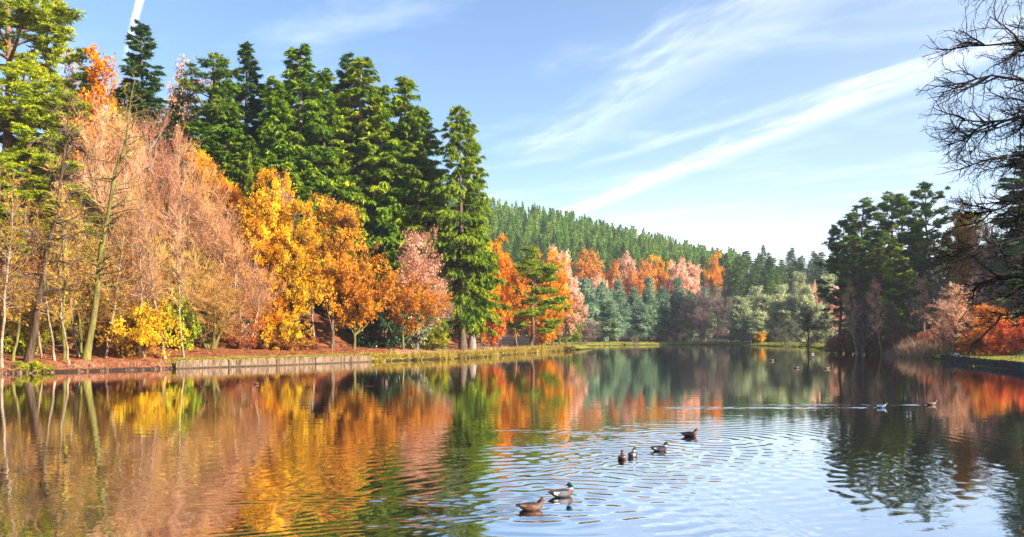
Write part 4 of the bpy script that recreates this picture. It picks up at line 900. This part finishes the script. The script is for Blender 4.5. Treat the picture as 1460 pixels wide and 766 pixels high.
# ---------------------------------------------------------------- air
def haze():
    b=MB(); b.box((100,1250,70),(3400,2760,150)); me=b.mesh('haze',None and [] or []) 
    m,N,L=newmat('pale_air'); pv=N.new('ShaderNodeVolumePrincipled'); pv.inputs['Color'].default_value=(.80,.88,1,1); pv.inputs['Density'].default_value=.00019; pv.inputs['Anisotropy'].default_value=.2
    o=N.new('ShaderNodeOutputMaterial'); L.new(pv.outputs[0],o.inputs['Volume']); me.materials.append(m)
    ob=obj('haze',me); tag(ob,'thin pale blue air softening the far hillside',kind='stuff')
haze()

# ---------------------------------------------------------------- light, sky, camera
EL,AZ=24.,118.   # degrees; azimuth clockwise from +Y
sc=bpy.context.scene
sun=bpy.data.lights.new('sun','SUN'); sun.energy=5.; sun.angle=math.radians(.5); sun.color=(1,.90,.76)
so=bpy.data.objects.new('sun',sun); C.objects.link(so)
dv=Vector((math.sin(math.radians(AZ))*math.cos(math.radians(EL)),math.cos(math.radians(AZ))*math.cos(math.radians(EL)),math.sin(math.radians(EL))))
so.rotation_euler=dv.to_track_quat('Z','Y').to_euler(); so.location=(200,-50,150)
w=bpy.data.worlds.new('World'); sc.world=w; w.use_nodes=True; N=w.node_tree.nodes; L=w.node_tree.links; N.clear()
sky=N.new('ShaderNodeTexSky'); sky.sky_type='NISHITA'; sky.sun_disc=False; sky.sun_elevation=math.radians(EL); sky.sun_rotation=math.radians(AZ); sky.air_density=1.; sky.dust_density=.3; sky.ozone_density=3.6
def mth(op,a,b=None,c=None):
    n=N.new('ShaderNodeMath'); n.operation=op
    for i,q in enumerate((a,b,c)):
        if q is None: continue
        if isinstance(q,(int,float)): n.inputs[i].default_value=q
        else: L.new(q,n.inputs[i])
    return n.outputs[0]
tc=N.new('ShaderNodeTexCoord'); sx=N.new('ShaderNodeSeparateXYZ'); L.new(tc.outputs['Generated'],sx.inputs[0])
zc=mth('MAXIMUM',sx.outputs[2],.03); U=mth('DIVIDE',sx.outputs[0],zc); Vv=mth('DIVIDE',sx.outputs[1],zc)
def srange(x,a,b,lo=0.,hi=1.):
    n=N.new('ShaderNodeMapRange'); n.interpolation_type='SMOOTHSTEP'; L.new(x,n.inputs[0]); n.inputs[1].default_value=a; n.inputs[2].default_value=b; n.inputs[3].default_value=lo; n.inputs[4].default_value=hi; return n.outputs[0]
def cnoise(su,sv,slope,det,rough=.6,off=0.):
    uu=mth('MULTIPLY',mth('ADD',mth('SUBTRACT',U,mth('MULTIPLY',Vv,slope)),off),su); v2=mth('MULTIPLY',Vv,sv)
    cb=N.new('ShaderNodeCombineXYZ'); L.new(uu,cb.inputs[0]); L.new(v2,cb.inputs[1])
    n=N.new('ShaderNodeTexNoise'); n.inputs['Scale'].default_value=1; n.inputs['Detail'].default_value=det; n.inputs['Roughness'].default_value=rough; n.inputs['Distortion'].default_value=.4; L.new(cb.outputs[0],n.inputs[0]); return n.outputs[0]
fine=cnoise(9,2.2,-.29,7,.65); wisp=cnoise(1.2,1.0,-.5,6,.62,3.)
def streak(u0,v0,u1,v1,wd,va,vb,amp,nlo=.35,nhi=.6):
    s=(u1-u0)/(v1-v0); t=mth('SUBTRACT',mth('SUBTRACT',U,u0),mth('MULTIPLY',mth('SUBTRACT',Vv,v0),s))
    t=mth('ADD',t,mth('MULTIPLY',mth('SUBTRACT',fine,.5),wd*1.5)); g=mth('ABSOLUTE',t)
    m=srange(g,wd,0.); m=mth('MULTIPLY',m,mth('MULTIPLY',srange(Vv,va-.3,va+.25),srange(Vv,vb+.6,vb-.2)))
    return mth('MULTIPLY',m,mth('MULTIPLY',srange(fine,nlo,nhi,.25,1.),amp))
S1=streak(.506,7.1,1.63,3.17,.22,2.6,8.2,.58,.32,.8); S2=streak(.369,4.24,.774,2.64,.32,2.3,4.6,.32,.3,.85); S3=streak(.62,4.9,1.33,3.58,.12,3.2,4.9,.30,.3,.85); S4=0.
CT=streak(-1.2,2.82,-1.11,2.645,.018,2.45,2.80,1.,.0,.1)
base=mth('ADD',mth('MULTIPLY',srange(wisp,.46,.82),.24),mth('MULTIPLY',srange(U,-.4,1.6),.10))
low=mth('MULTIPLY',srange(Vv,4.2,14.,0,.56),srange(U,-2.2,1.2,.35,1.))
tot=mth('MINIMUM',mth('ADD',mth('ADD',mth('ADD',S1,S2),mth('ADD',S3,S4)),mth('ADD',CT,mth('ADD',base,low))),1.)
up=mth('GREATER_THAN',sx.outputs[2],.0); tot=mth('MULTIPLY',tot,up)
cm=N.new('ShaderNodeMix'); cm.data_type='RGBA'; L.new(tot,cm.inputs[0]); tn=N.new('ShaderNodeMix'); tn.data_type='RGBA'; tn.blend_type='MULTIPLY'; tn.inputs[0].default_value=1; tn.inputs[7].default_value=(1.0,.985,1.0,1); L.new(sky.outputs[0],tn.inputs[6]); L.new(tn.outputs[2],cm.inputs[6]); cm.inputs[7].default_value=(8.2,8.5,8.9,1)
bg=N.new('ShaderNodeBackground'); bg.inputs[1].default_value=.075; L.new(cm.outputs[2],bg.inputs[0])
wo=N.new('ShaderNodeOutputWorld'); L.new(bg.outputs[0],wo.inputs[0])
cam=bpy.data.cameras.new('camera'); cam.sensor_width=36; cam.lens=36*F/1460; cam.shift_y=(HY-383)/1460; cam.clip_end=6000; cam.clip_start=.1
co=bpy.data.objects.new('camera',cam); C.objects.link(co); co.location=(0,0,CZ); co.rotation_euler=(math.radians(90),0,0); sc.camera=co
vs=sc.view_settings; vs.view_transform='Standard'; vs.look='None'; vs.gamma=1; vs.exposure=1.66; vs.use_curve_mapping=False
cy=sc.cycles; cy.max_bounces=6; cy.diffuse_bounces=3; cy.glossy_bounces=3; cy.transmission_bounces=2; cy.volume_bounces=0; cy.transparent_max_bounces=4
cy.use_denoising=True; cy.sample_clamp_indirect=8; cy.caustics_reflective=False; cy.use_adaptive_sampling=True
